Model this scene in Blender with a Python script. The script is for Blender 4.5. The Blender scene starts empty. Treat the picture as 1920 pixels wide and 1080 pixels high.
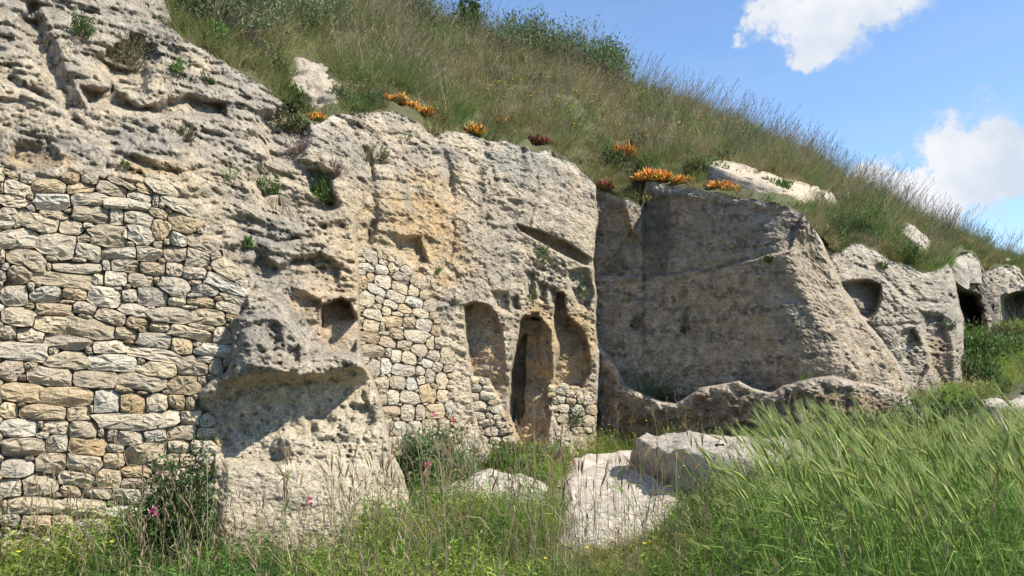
import bpy, math, random
import numpy as np
from mathutils import Vector

random.seed(7)
RNG = np.random.default_rng(7)
scene = bpy.context.scene
COL = scene.collection

# ------------------------------------------------------------------ camera, sky, sun, exposure
F = 1507.0
PITCH = math.atan(100.0 / F)
CAMZ = 1.6
cam_data = bpy.data.cameras.new("camera")
cam_data.sensor_width = 36.0
cam_data.lens = 36.0 * F / 1920.0
cam_data.clip_start = 0.05
cam_data.clip_end = 3000.0
cam = bpy.data.objects.new("camera", cam_data)
cam.location = (0, 0, CAMZ)
cam.rotation_euler = (math.radians(90) + PITCH, 0, 0)
COL.objects.link(cam)
scene.camera = cam

SUN_AZ = Vector((0.955, -0.29, 0)).normalized()
SUN_EL = math.radians(49)
SUN_DIR = Vector((SUN_AZ.x * math.cos(SUN_EL), SUN_AZ.y * math.cos(SUN_EL), math.sin(SUN_EL)))

scene.view_settings.view_transform = 'Standard'
scene.view_settings.look = 'None'
scene.view_settings.gamma = 1.0
scene.view_settings.use_curve_mapping = False
scene.view_settings.exposure = 1.3
scene.cycles.use_denoising = True
scene.cycles.max_bounces = 6
scene.cycles.diffuse_bounces = 4
scene.cycles.transmission_bounces = 3
scene.cycles.transparent_max_bounces = 4


def raydir(px, py):
    x = (px - 960.0) / F
    y = (540.0 - py) / F
    c, s = math.cos(PITCH), math.sin(PITCH)
    return x, c - y * s, s + y * c


def unproj(px, py, Y):
    """photo pixel + distance along +Y -> world point (arrays or floats)"""
    dx, dy, dz = raydir(px, py)
    return dx / dy * Y, Y, CAMZ + dz / dy * Y


def U(px, py, Y):
    return Vector([float(v) for v in unproj(px, py, Y)])


# ---- world: Nishita sky with a few cumulus clouds
world = bpy.data.worlds.new("World")
scene.world = world
world.use_nodes = True
wn, wl = world.node_tree.nodes, world.node_tree.links
wn.clear()
w_out = wn.new('ShaderNodeOutputWorld')
w_bg = wn.new('ShaderNodeBackground')
w_bg.inputs[1].default_value = 0.15
sky = wn.new('ShaderNodeTexSky')
sky.sky_type = 'NISHITA'
sky.sun_disc = False
sky.sun_elevation = SUN_EL
sky.sun_rotation = math.atan2(SUN_AZ.x, SUN_AZ.y)
sky.altitude = 300
sky.air_density = 1.0
sky.dust_density = 0.6
sky.ozone_density = 2.0
w_geo = wn.new('ShaderNodeTexCoord')


def wmath(op, a, b=None, c=None):
    n = wn.new('ShaderNodeMath')
    n.operation = op
    for i, v in enumerate((a, b, c)):
        if v is None:
            continue
        if isinstance(v, (int, float)):
            n.inputs[i].default_value = v
        else:
            wl.new(v, n.inputs[i])
    return n.outputs[0]


CLOUDS = [(1450, 25, 55), (1500, 15, 80), (1545, 55, 75), (1590, 20, 80), (1540, 90, 35), (1640, 0, 60), (1710, 5, 42),
          (1500, 100, 24), (1400, 45, 28),
          (1835, 250, 70), (1770, 285, 66), (1885, 300, 70), (1780, 345, 78), (1850, 335, 78), (1730, 375, 62), (1925, 320, 55), (1705, 345, 36), (1750, 400, 44), (1880, 270, 50),
          (1640, 325, 36), (1610, 345, 30), (1665, 355, 36)]
wnoise = wn.new('ShaderNodeTexNoise')
wnoise.inputs['Scale'].default_value = 26
wnoise.inputs['Detail'].default_value = 9
wnoise.inputs['Roughness'].default_value = 0.62
wl.new(w_geo.outputs['Generated'], wnoise.inputs['Vector'])
# domain warp for cloud edges
wwarp = wn.new('ShaderNodeVectorMath'); wwarp.operation = 'MULTIPLY_ADD'
wsub = wn.new('ShaderNodeVectorMath'); wsub.operation = 'SUBTRACT'
wl.new(wnoise.outputs['Color'], wsub.inputs[0]); wsub.inputs[1].default_value = (0.5, 0.5, 0.5)
wl.new(wsub.outputs[0], wwarp.inputs[0]); wwarp.inputs[1].default_value = (0.08, 0.08, 0.08)
wl.new(w_geo.outputs['Generated'], wwarp.inputs[2])
acc = None
for (cx, cy, r) in CLOUDS:
    d = Vector(raydir(cx, cy)).normalized()
    dist = wn.new('ShaderNodeVectorMath'); dist.operation = 'DISTANCE'
    wl.new(wwarp.outputs[0], dist.inputs[0]); dist.inputs[1].default_value = d
    v = wmath('MULTIPLY_ADD', dist.outputs['Value'], -F * 0.95 / r, 1.0)
    v = wmath('MAXIMUM', v, 0.0)
    acc = v if acc is None else wmath('ADD', acc, v)
dens = wmath('MULTIPLY_ADD', wnoise.outputs['Fac'], 2.6, -1.35)
dens = wmath('ADD', dens, wmath('MULTIPLY', acc, 0.95))
wisp = wn.new('ShaderNodeMapRange'); wisp.interpolation_type = 'SMOOTHSTEP'
wl.new(dens, wisp.inputs['Value'])
wisp.inputs['From Min'].default_value = -0.02; wisp.inputs['From Max'].default_value = 0.95
has = wn.new('ShaderNodeMapRange')
wl.new(acc, has.inputs['Value'])
has.inputs['From Min'].default_value = 0.0; has.inputs['From Max'].default_value = 0.12
cl_fac = wmath('MULTIPLY', wisp.outputs[0], has.outputs[0])
# faint high veil over the whole sky
veil_map = wn.new('ShaderNodeMapping'); veil_map.inputs['Scale'].default_value = (2.0, 2.0, 9.0)
wl.new(w_geo.outputs['Generated'], veil_map.inputs['Vector'])
veil = wn.new('ShaderNodeTexNoise'); veil.inputs['Scale'].default_value = 1.6; veil.inputs['Detail'].default_value = 5
wl.new(veil_map.outputs[0], veil.inputs['Vector'])
veil_r = wn.new('ShaderNodeMapRange'); wl.new(veil.outputs['Fac'], veil_r.inputs['Value'])
veil_r.inputs['From Min'].default_value = 0.35; veil_r.inputs['From Max'].default_value = 0.8
veil_r.inputs['To Min'].default_value = 0.0; veil_r.inputs['To Max'].default_value = 0.22
sky_tint = wn.new('ShaderNodeMix'); sky_tint.data_type = 'RGBA'; sky_tint.blend_type = 'MULTIPLY'
sky_tint.inputs['Factor'].default_value = 1.0
wl.new(sky.outputs[0], sky_tint.inputs[6]); sky_tint.inputs[7].default_value = (0.46, 0.53, 0.60, 1)
mixv = wn.new('ShaderNodeMix'); mixv.data_type = 'RGBA'
wl.new(veil_r.outputs[0], mixv.inputs['Factor']); wl.new(sky_tint.outputs[2], mixv.inputs[6])
mixv.inputs[7].default_value = (1.6, 2.0, 2.5, 1)
shade_c = wn.new('ShaderNodeMix'); shade_c.data_type = 'RGBA'
cl_n = wn.new('ShaderNodeTexNoise'); cl_n.inputs['Scale'].default_value = 14; cl_n.inputs['Detail'].default_value = 6
wl.new(w_geo.outputs['Generated'], cl_n.inputs['Vector'])
cl_r = wn.new('ShaderNodeMapRange'); wl.new(cl_n.outputs['Fac'], cl_r.inputs['Value']); cl_r.inputs['From Min'].default_value = 0.36; cl_r.inputs['From Max'].default_value = 0.62
cl_r.inputs['To Min'].default_value = 0.15
wl.new(wmath('MULTIPLY', wisp.outputs[0], cl_r.outputs[0]), shade_c.inputs['Factor'])
shade_c.inputs[6].default_value = (1.75, 2.0, 2.35, 1); shade_c.inputs[7].default_value = (2.5, 2.55, 2.65, 1)
mixc = wn.new('ShaderNodeMix'); mixc.data_type = 'RGBA'
wl.new(cl_fac, mixc.inputs['Factor']); wl.new(mixv.outputs[2], mixc.inputs[6]); wl.new(shade_c.outputs[2], mixc.inputs[7])
wl.new(mixc.outputs[2], w_bg.inputs[0])
wl.new(w_bg.outputs[0], w_out.inputs[0])

sun_d = bpy.data.lights.new("sun", 'SUN')
sun_d.energy = 3.25
sun_d.angle = math.radians(0.53)
sun_d.color = (1.0, 0.92, 0.78)
sun = bpy.data.objects.new("sun", sun_d)
sun.rotation_euler = SUN_DIR.to_track_quat('Z', 'Y').to_euler()
sun.location = (8, -4, 12)
COL.objects.link(sun)


# ------------------------------------------------------------------ noise
def _hash(i, j, k, seed):
    h = (i.astype(np.uint32) * np.uint32(374761393) + j.astype(np.uint32) * np.uint32(668265263)
         + k.astype(np.uint32) * np.uint32(2147483647) + np.uint32((seed * 144665 + 13) & 0xffffffff))
    h = (h ^ (h >> np.uint32(13))) * np.uint32(1274126177)
    h = (h ^ (h >> np.uint32(16))) * np.uint32(2246822519)
    return h ^ (h >> np.uint32(15))


def perlin(x, y, z, seed=0):
    xi, yi, zi = np.floor(x), np.floor(y), np.floor(z)
    fx, fy, fz = x - xi, y - yi, z - zi
    xi, yi, zi = xi.astype(np.int64), yi.astype(np.int64), zi.astype(np.int64)
    u, v, w = (t * t * t * (t * (t * 6 - 15) + 10) for t in (fx, fy, fz))
    out = np.zeros_like(fx)
    for dx in (0, 1):
        wx = u if dx else 1 - u
        for dy in (0, 1):
            wy = v if dy else 1 - v
            for dz in (0, 1):
                wz = w if dz else 1 - w
                h = _hash(xi + dx, yi + dy, zi + dz, seed)
                gx = (h & np.uint32(255)).astype(np.float64) / 127.5 - 1
                gy = ((h >> np.uint32(8)) & np.uint32(255)).astype(np.float64) / 127.5 - 1
                gz = ((h >> np.uint32(16)) & np.uint32(255)).astype(np.float64) / 127.5 - 1
                out += wx * wy * wz * (gx * (fx - dx) + gy * (fy - dy) + gz * (fz - dz))
    return out


def fbm(x, y, z, octv=4, seed=0, gain=0.5, lac=2.03):
    a, s, out = 1.0, 1.0, 0.0
    for o in range(octv):
        out = out + a * perlin(x * s, y * s, z * s, seed + o * 17)
        a *= gain
        s *= lac
    return out


def ridged(x, y, z, octv=3, seed=0):
    a, s, out = 1.0, 1.0, 0.0
    for o in range(octv):
        out = out + a * (1 - 2.2 * np.abs(perlin(x * s, y * s, z * s, seed + o * 31)))
        a *= 0.5
        s *= 2.1
    return out


def worley(x, y, z, seed=0):
    xi, yi, zi = np.floor(x).astype(np.int64), np.floor(y).astype(np.int64), np.floor(z).astype(np.int64)
    best = np.full(x.shape, 9.0)
    rad = np.zeros(x.shape)
    for dx in (-1, 0, 1):
        for dy in (-1, 0, 1):
            for dz in (-1, 0, 1):
                cx, cy, cz = xi + dx, yi + dy, zi + dz
                h = _hash(cx, cy, cz, seed)
                px = cx + (h & np.uint32(255)) / 255.0
                py = cy + ((h >> np.uint32(8)) & np.uint32(255)) / 255.0
                pz = cz + ((h >> np.uint32(16)) & np.uint32(255)) / 255.0
                d = (px - x) ** 2 + (py - y) ** 2 + (pz - z) ** 2
                m = d < best
                best = np.where(m, d, best)
                rad = np.where(m, ((h >> np.uint32(24)) & np.uint32(255)) / 255.0, rad)
    return np.sqrt(best), rad


def sstep(a, b, x):
    t = np.clip((x - a) / (b - a), 0, 1)
    return t * t * (3 - 2 * t)


def sdpoly(X, Y, poly):
    """signed distance to a polygon, negative inside"""
    X = np.asarray(X, float); Y = np.asarray(Y, float)
    d = np.full(X.shape, 1e18)
    s = np.zeros(X.shape, bool)
    n = len(poly)
    for i in range(n):
        x0, y0 = poly[i]
        x1, y1 = poly[(i + 1) % n]
        ex, ey = x1 - x0, y1 - y0
        wx, wy = X - x0, Y - y0
        t = np.clip((wx * ex + wy * ey) / (ex * ex + ey * ey + 1e-9), 0, 1)
        d = np.minimum(d, (wx - ex * t) ** 2 + (wy - ey * t) ** 2)
        c = ((y0 <= Y) & (y1 > Y)) | ((y1 <= Y) & (y0 > Y))
        if abs(y1 - y0) > 1e-9:
            s ^= c & (X < x0 + (Y - y0) / (y1 - y0) * ex)
    d = np.sqrt(d)
    return np.where(s, -d, d)


def sdline(X, Y, pts):
    d = np.full(X.shape, 1e18)
    for (x0, y0), (x1, y1) in zip(pts[:-1], pts[1:]):
        ex, ey = x1 - x0, y1 - y0
        wx, wy = X - x0, Y - y0
        t = np.clip((wx * ex + wy * ey) / (ex * ex + ey * ey + 1e-9), 0, 1)
        d = np.minimum(d, (wx - ex * t) ** 2 + (wy - ey * t) ** 2)
    return np.sqrt(d)


class TPS:
    """smooth surface through scattered control points"""
    def __init__(self, pts, reg=1e-3):
        P = np.array(pts, float)
        self.s = 500.0
        self.c = P[:, :2] / self.s
        n = len(P)
        A = np.zeros((n + 3, n + 3))
        r = np.linalg.norm(self.c[:, None] - self.c[None], axis=2)
        A[:n, :n] = self._k(r) + np.eye(n) * reg
        A[:n, n] = 1
        A[:n, n + 1:] = self.c
        A[n:, :n] = A[:n, n:].T
        b = np.zeros(n + 3)
        b[:n] = P[:, 2]
        self.w = np.linalg.solve(A, b)
        self.n = n

    @staticmethod
    def _k(r):
        return np.where(r > 1e-9, r, 0.0) * 1.0 * -1.0

    def __call__(self, x, y):
        x = np.asarray(x, float) / self.s
        y = np.asarray(y, float) / self.s
        out = self.w[self.n] + self.w[self.n + 1] * x + self.w[self.n + 2] * y
        for i in range(self.n):
            out = out + self.w[i] * self._k(np.sqrt((x - self.c[i, 0]) ** 2 + (y - self.c[i, 1]) ** 2 + 0.004))
        return out


# ------------------------------------------------------------------ object helpers
def tag(o, label=None, cat=None, group=None, kind=None):
    if label: o['label'] = label
    if cat: o['category'] = cat
    if group: o['group'] = group
    if kind: o['kind'] = kind
    return o


def mesh_np(name, verts, faces, smooth=True):
    """verts (N,3) array, faces: (M,3) or (M,4) int array"""
    verts = np.asarray(verts, np.float32); faces = np.asarray(faces, np.int32)
    me = bpy.data.meshes.new(name)
    me.vertices.add(len(verts))
    me.vertices.foreach_set("co", verts.ravel())
    k = faces.shape[1]
    me.loops.add(faces.size)
    me.loops.foreach_set("vertex_index", faces.ravel())
    me.polygons.add(len(faces))
    me.polygons.foreach_set("loop_start", np.arange(0, faces.size, k, dtype=np.int32))
    me.update(calc_edges=True)
    if smooth:
        me.polygons.foreach_set("use_smooth", np.ones(len(faces), bool))
    return me


def mesh_py(name, verts, faces, mats=None, fm=None, smooth=False):
    me = bpy.data.meshes.new(name)
    me.from_pydata(verts, [], faces)
    for m in mats or []:
        me.materials.append(m)
    if fm is not None:
        me.polygons.foreach_set("material_index", fm)
    if smooth:
        me.polygons.foreach_set("use_smooth", [True] * len(faces))
    me.update()
    return me


def obj(name, me, mat=None, parent=None, loc=None):
    if mat is not None and not me.materials:
        me.materials.append(mat)
    o = bpy.data.objects.new(name, me)
    COL.objects.link(o)
    if loc is not None: o.location = loc
    if parent is not None: o.parent = parent
    return o


def empty(name, loc):
    o = bpy.data.objects.new(name, None)
    o.empty_display_size = 0.2
    o.location = loc
    COL.objects.link(o)
    return o


def set_col(me, cols, name="Col"):
    a = me.attributes.new(name, 'FLOAT_COLOR', 'POINT')
    c = np.ones((len(cols), 4), np.float32)
    c[:, :3] = cols
    a.data.foreach_set("color", c.ravel())


# ------------------------------------------------------------------ materials
def new_mat(name):
    m = bpy.data.materials.new(name)
    m.use_nodes = True
    nt = m.node_tree
    return m, nt.nodes, nt.links, nt.nodes['Principled BSDF']


def rock_material(name, attr=True, base=(0.4, 0.36, 0.3), bump=0.5, rand=False, scale=1.0, contrast=1.0):
    m, n, l, p = new_mat(name)
    geo = n.new('ShaderNodeNewGeometry')
    tc = n.new('ShaderNodeTexCoord')
    vec = geo.outputs['Position']
    p.inputs['Roughness'].default_value = 0.94
    p.inputs['Specular IOR Level'].default_value = 0.15
    if attr:
        a = n.new('ShaderNodeAttribute'); a.attribute_name = "Col"
        col = a.outputs['Color']
    else:
        c = n.new('ShaderNodeRGB'); c.outputs[0].default_value = (*base, 1)
        col = c.outputs[0]
    if rand:
        oi = n.new('ShaderNodeObjectInfo')
        hs = n.new('ShaderNodeHueSaturation')
        mr = n.new('ShaderNodeMapRange'); l.new(oi.outputs['Random'], mr.inputs['Value'])
        mr.inputs['To Min'].default_value = 0.84; mr.inputs['To Max'].default_value = 1.14
        l.new(mr.outputs[0], hs.inputs['Value'])
        m2 = n.new('ShaderNodeMath'); m2.operation = 'MULTIPLY'; l.new(oi.outputs['Random'], m2.inputs[0]); m2.inputs[1].default_value = 7.31
        m3 = n.new('ShaderNodeMath'); m3.operation = 'FRACT'; l.new(m2.outputs[0], m3.inputs[0])
        mr2 = n.new('ShaderNodeMapRange'); l.new(m3.outputs[0], mr2.inputs['Value'])
        mr2.inputs['To Min'].default_value = 0.75; mr2.inputs['To Max'].default_value = 1.15
        l.new(mr2.outputs[0], hs.inputs['Saturation'])
        l.new(col, hs.inputs['Color']); col = hs.outputs[0]
    # mottling
    nz = n.new('ShaderNodeTexNoise'); nz.inputs['Scale'].default_value = 7 * scale; nz.inputs['Detail'].default_value = 8
    nz.inputs['Roughness'].default_value = 0.7
    l.new(vec, nz.inputs['Vector'])
    mr = n.new('ShaderNodeMapRange'); l.new(nz.outputs['Fac'], mr.inputs['Value'])
    mr.inputs['From Min'].default_value = 0.3; mr.inputs['From Max'].default_value = 0.7
    mr.inputs['To Min'].default_value = 1 - 0.25 * contrast; mr.inputs['To Max'].default_value = 1 + 0.2 * contrast
    nf = n.new('ShaderNodeTexNoise'); nf.inputs['Scale'].default_value = 55 * scale; nf.inputs['Detail'].default_value = 5
    nf.inputs['Roughness'].default_value = 0.75
    l.new(vec, nf.inputs['Vector'])
    mr3 = n.new('ShaderNodeMapRange'); l.new(nf.outputs['Fac'], mr3.inputs['Value'])
    mr3.inputs['From Min'].default_value = 0.35; mr3.inputs['From Max'].default_value = 0.62
    mr3.inputs['To Min'].default_value = 1 - 0.35 * contrast; mr3.inputs['To Max'].default_value = 1 + 0.12 * contrast
    mul = n.new('ShaderNodeMath'); mul.operation = 'MULTIPLY'; l.new(mr.outputs[0], mul.inputs[0]); l.new(mr3.outputs[0], mul.inputs[1])
    mx = n.new('ShaderNodeVectorMath'); mx.operation = 'SCALE'; l.new(col, mx.inputs[0]); l.new(mul.outputs[0], mx.inputs['Scale'])
    # scattered dark lichen specks
    sp = n.new('ShaderNodeTexNoise'); sp.inputs['Scale'].default_value = 26 * scale; sp.inputs['Detail'].default_value = 6; sp.inputs['Roughness'].default_value = 0.8
    l.new(vec, sp.inputs['Vector'])
    spr = n.new('ShaderNodeMapRange'); l.new(sp.outputs['Fac'], spr.inputs['Value'])
    spr.inputs['From Min'].default_value = 0.61; spr.inputs['From Max'].default_value = 0.70
    spr.inputs['To Max'].default_value = 0.30
    mxl = n.new('ShaderNodeMix'); mxl.data_type = 'RGBA'; l.new(spr.outputs[0], mxl.inputs['Factor'])
    l.new(mx.outputs[0], mxl.inputs[6]); mxl.inputs[7].default_value = (0.10, 0.09, 0.08, 1)
    l.new(mxl.outputs[2], p.inputs['Base Color'])
    # relief
    b1 = n.new('ShaderNodeBump'); b1.inputs['Strength'].default_value = bump; b1.inputs['Distance'].default_value = 0.05
    l.new(nf.outputs['Fac'], b1.inputs['Height'])
    mp = n.new('ShaderNodeMapping'); mp.inputs['Scale'].default_value = (1, 1, 2.2); l.new(vec, mp.inputs['Vector'])
    vz = n.new('ShaderNodeTexVoronoi'); vz.inputs['Scale'].default_value = 24 * scale; l.new(mp.outputs[0], vz.inputs['Vector'])
    b2 = n.new('ShaderNodeBump'); b2.inputs['Strength'].default_value = bump * 0.7; b2.inputs['Distance'].default_value = 0.04
    l.new(vz.outputs['Distance'], b2.inputs['Height']); l.new(b1.outputs[0], b2.inputs['Normal'])
    b3 = n.new('ShaderNodeBump'); b3.inputs['Strength'].default_value = bump; b3.inputs['Distance'].default_value = 0.10
    l.new(nz.outputs['Fac'], b3.inputs['Height']); l.new(b2.outputs[0], b3.inputs['Normal'])
    l.new(b3.outputs[0], p.inputs['Normal'])
    return m


def leaf_material(name, color, var=0.35, transl=0.25, tint=False, rough=0.6, hue=0.02):
    m, n, l, p = new_mat(name)
    p.inputs['Roughness'].default_value = rough
    p.inputs['Specular IOR Level'].default_value = 0.25
    oi = n.new('ShaderNodeObjectInfo')
    if tint:
        a = n.new('ShaderNodeAttribute'); a.attribute_type = 'INSTANCER'; a.attribute_name = 'tint'
        vm = n.new('ShaderNodeVectorMath'); vm.operation = 'MULTIPLY'
        l.new(a.outputs['Vector'], vm.inputs[0]); vm.inputs[1].default_value = color
        col = vm.outputs[0]
    else:
        c = n.new('ShaderNodeRGB'); c.outputs[0].default_value = (*color, 1); col = c.outputs[0]
    geo = n.new('ShaderNodeNewGeometry')
    nz = n.new('ShaderNodeTexNoise'); nz.inputs['Scale'].default_value = 18; nz.inputs['Detail'].default_value = 3
    l.new(geo.outputs['Position'], nz.inputs['Vector'])
    ad = n.new('ShaderNodeMath'); ad.operation = 'ADD'; l.new(oi.outputs['Random'], ad.inputs[0]); l.new(nz.outputs['Fac'], ad.inputs[1])
    ad2 = n.new('ShaderNodeMath'); ad2.operation = 'ADD'; l.new(ad.outputs[0], ad2.inputs[0]); l.new(geo.outputs['Random Per Island'], ad2.inputs[1])
    hs = n.new('ShaderNodeHueSaturation')
    mr = n.new('ShaderNodeMapRange'); l.new(ad2.outputs[0], mr.inputs['Value'])
    mr.inputs['From Min'].default_value = 0.5; mr.inputs['From Max'].default_value = 2.5
    mr.inputs['To Min'].default_value = 1 - var; mr.inputs['To Max'].default_value = 1 + var
    l.new(mr.outputs[0], hs.inputs['Value'])
    mh = n.new('ShaderNodeMapRange'); l.new(geo.outputs['Random Per Island'], mh.inputs['Value'])
    mh.inputs['To Min'].default_value = 0.5 - hue; mh.inputs['To Max'].default_value = 0.5 + hue
    l.new(mh.outputs[0], hs.inputs['Hue'])
    l.new(col, hs.inputs['Color'])
    l.new(hs.outputs[0], p.inputs['Base Color'])
    if transl > 0:
        tr = n.new('ShaderNodeBsdfTranslucent'); l.new(hs.outputs[0], tr.inputs['Color'])
        mx = n.new('ShaderNodeMixShader'); mx.inputs[0].default_value = transl
        l.new(p.outputs[0], mx.inputs[1]); l.new(tr.outputs[0], mx.inputs[2])
        l.new(mx.outputs[0], n['Material Output'].inputs['Surface'])
    return m


M_CLIFF = rock_material("cliff_limestone", bump=0.85, contrast=1.25)
M_BOULDER = rock_material("boulder_limestone", bump=0.5, contrast=1.0)
M_PATH = rock_material("path_limestone", bump=0.3, contrast=0.7)
M_STONES = [rock_material("stone_" + nm, attr=False, base=b, bump=0.75, rand=True, scale=1.2, contrast=0.9) for nm, b in (
    ("tan", (0.67, 0.54, 0.37)), ("grey", (0.62, 0.53, 0.395)), ("cream", (0.74, 0.63, 0.45)),
    ("ochre", (0.64, 0.50, 0.32)), ("white", (0.76, 0.69, 0.55)))]


def soil_material():
    m, n, l, p = new_mat("soil")
    geo = n.new('ShaderNodeNewGeometry')
    nz = n.new('ShaderNodeTexNoise'); nz.inputs['Scale'].default_value = 9; nz.inputs['Detail'].default_value = 10; nz.inputs['Roughness'].default_value = 0.7
    l.new(geo.outputs['Position'], nz.inputs['Vector'])
    r = n.new('ShaderNodeValToRGB'); l.new(nz.outputs['Fac'], r.inputs[0])
    r.color_ramp.elements[0].position = 0.35; r.color_ramp.elements[0].color = (0.05, 0.065, 0.02, 1)
    r.color_ramp.elements[1].position = 0.7; r.color_ramp.elements[1].color = (0.11, 0.095, 0.05, 1)
    l.new(r.outputs[0], p.inputs['Base Color'])
    p.inputs['Roughness'].default_value = 0.95
    b = n.new('ShaderNodeBump'); b.inputs['Strength'].default_value = 0.6; b.inputs['Distance'].default_value = 0.06
    l.new(nz.outputs['Fac'], b.inputs['Height']); l.new(b.outputs[0], p.inputs['Normal'])
    return m


M_SOIL = soil_material()
M_HSOIL = M_SOIL

# ------------------------------------------------------------------ cliff: control data (photo pixels + distance in metres)
CLIFF_TOP = [(-350, -330), (-100, -260), (100, -150), (220, -70), (300, -20), (325, 50), (345, 75), (405, 105), (450, 135), (518, 176), (532, 196),
             (560, 215), (590, 236), (625, 216), (680, 210), (740, 210), (788, 232), (815, 258), (835, 243), (870, 250), (905, 262),
             (950, 268), (990, 274), (1000, 285), (1030, 283), (1080, 310), (1105, 335), (1120, 352), (1160, 368), (1203, 386), (1212, 342),
             (1300, 354), (1400, 372), (1470, 386), (1505, 398), (1530, 435), (1560, 472), (1615, 458), (1660, 480),
             (1730, 512), (1770, 500), (1800, 472), (1830, 480), (1850, 508), (1880, 498), (1920, 512), (2300, 640)]
RIDGE = [(-350, -520, 19), (300, -260, 19), (600, -60, 18.5), (780, 30, 18), (880, 55, 18), (960, 78, 18.2), (1060, 100, 18.3), (1135, 124, 18.3), (1165, 155, 18.5),
         (1300, 200, 18.8), (1400, 243, 19), (1500, 290, 19.3), (1600, 345, 20), (1700, 402, 21), (1800, 452, 22.5), (1880, 498 - 12, 24), (1920, 508, 25), (2300, 632, 28)]
BOTTOM = [(-350, 1200), (300, 1160), (400, 1110), (480, 1060), (600, 1040), (740, 1015), (800, 980), (880, 945), (1000, 925), (1120, 905), (1200, 890),
          (1400, 880), (1700, 850), (1800, 810), (1815, 770), (1860, 730), (1920, 710), (2300, 720)]
A_PTS = [(-350, 1150, 4.9), (-300, 330, 5.5), (0, 1100, 5.6), (0, 330, 6.1), (0, 200, 6.6), (0, 0, 7.3), (-300, 0, 6.6), (-300, -300, 9), (300, -200, 10),
         (150, 330, 6.35), (330, 380, 6.7), (400, 480, 6.9), (460, 570, 6.75), (200, 200, 7.0), (200, 50, 7.7), (310, 0, 8.6), (400, 108, 8.5),
         (520, 180, 8.8), (450, 250, 7.9), (560, 330, 7.9), (560, 500, 7.5), (500, 560, 6.9), (460, 600, 6.5), (500, 620, 6.5), (560, 680, 6.6),
         (640, 680, 6.9), (700, 720, 7.15), (440, 700, 6.45), (400, 740, 6.4), (380, 800, 6.4), (600, 800, 6.75), (700, 850, 7.0), (760, 920, 7.1),
         (420, 890, 6.15), (420, 1000, 6.0), (600, 950, 6.35), (740, 950, 6.8), (200, 700, 6.1), (650, 560, 7.5), (640, 470, 7.9), (660, 400, 8.4),
         (640, 300, 8.6), (640, 220, 9.4), (600, 620, 7.2), (300, 260, 6.9), (100, 290, 6.4)]
C_PTS = [(640, 220, 9.4), (740, 212, 10.1), (700, 300, 9.2), (660, 400, 8.75), (700, 450, 8.7), (760, 400, 8.95), (820, 262, 10.2), (820, 400, 9.55),
         (900, 270, 10.7), (900, 350, 10.3), (1000, 290, 11.1), (1100, 345, 11.7), (900, 450, 10.0), (1000, 430, 10.7), (1110, 450, 11.4), (880, 560, 9.65),
         (940, 560, 10.0), (1000, 580, 10.5), (1050, 560, 10.8), (1115, 560, 11.2), (950, 700, 9.95), (940, 860, 9.75), (1030, 850, 10.25),
         (1118, 700, 11.1), (1118, 870, 11.0), (870, 700, 9.45), (880, 880, 9.2), (820, 860, 8.9), (740, 860, 8.3), (700, 600, 8.4), (680, 500, 8.45),
         (850, 600, 9.35), (800, 940, 8.7)]
R_PTS = [(1110, 350, 12.0), (1120, 500, 12.05), (1120, 860, 12.0), (1205, 345, 11.85), (1200, 520, 11.8), (1300, 360, 11.25), (1300, 600, 11.15), (1400, 380, 10.7),
         (1400, 600, 10.6), (1485, 400, 10.3), (1470, 490, 10.2), (1500, 600, 10.0), (1560, 690, 9.75), (1600, 705, 9.85), (1540, 470, 10.95),
         (1600, 570, 10.85), (1650, 650, 10.75), (1700, 720, 10.6), (1300, 740, 11.0), (1150, 740, 11.6), (1440, 730, 10.4), (1750, 800, 10.6)]
M_PTS = [(1540, 460, 12.3), (1560, 470, 12.6), (1615, 460, 13.4), (1700, 505, 13.6), (1640, 640, 12.3), (1700, 700, 12.2), (1800, 745, 12.7), (1805, 600, 13.3), (1790, 540, 13.9),
         (1700, 560, 12.9), (1600, 560, 12.3), (1750, 820, 12.3)]
F_PTS = [(1780, 470, 17.5), (1830, 480, 19), (1920, 512, 21.5), (2300, 640, 26), (1830, 640, 18.6), (1920, 660, 20.5), (2300, 720, 25)]
tpsA, tpsC, tpsR, tpsM, tpsF = (TPS(p) for p in (A_PTS, C_PTS, R_PTS, M_PTS, F_PTS))
WALL1 = [(-400, 300), (-60, 318), (0, 326), (60, 332), (100, 334), (160, 332), (230, 345), (300, 362), (335, 392), (372, 420), (385, 445), (408, 475), (450, 512), (465, 572),
         (450, 590), (432, 600), (437, 640), (434, 672), (425, 700), (395, 712), (372, 735), (374, 770), (400, 800), (420, 832), (400, 850), (402, 900), (340, 940), (250, 1000),
         (215, 1100), (-400, 1140)]
WALL2 = [(672, 470), (700, 462), (735, 480), (775, 510), (800, 545), (818, 590), (830, 640), (845, 700), (850, 760), (850, 830), (840, 870), (760, 870), (735, 850),
         (722, 800), (712, 750), (700, 715), (680, 680), (674, 640), (672, 560)]
WALL3 = [(880, 706), (915, 710), (930, 735), (945, 775), (962, 815), (978, 862), (935, 868), (912, 835), (896, 800), (886, 760)]
WALL4 = [(1030, 727), (1062, 722), (1095, 742), (1112, 770), (1110, 806), (1080, 812), (1046, 800), (1038, 770)]


def wall1_Y(px, py):
    return 5.45 + 0.0018 * px + (1050 - py) / 700 * 0.5


def wall2_Y(px, py):
    return 8.15 + 0.0058 * (px - 680) + (860 - py) / 400 * 0.25


def wall3_Y(px, py):
    return 9.55 + 0.0025 * (px - 880) + (860 - py) / 150 * 0.1


def wall4_Y(px, py):
    return 10.55 + 0.004 * (px - 1040) + (860 - py) / 150 * 0.08


def line_x(pts, y):
    ys = [p[1] for p in pts]; xs = [p[0] for p in pts]
    return np.interp(y, ys, xs)


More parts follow.
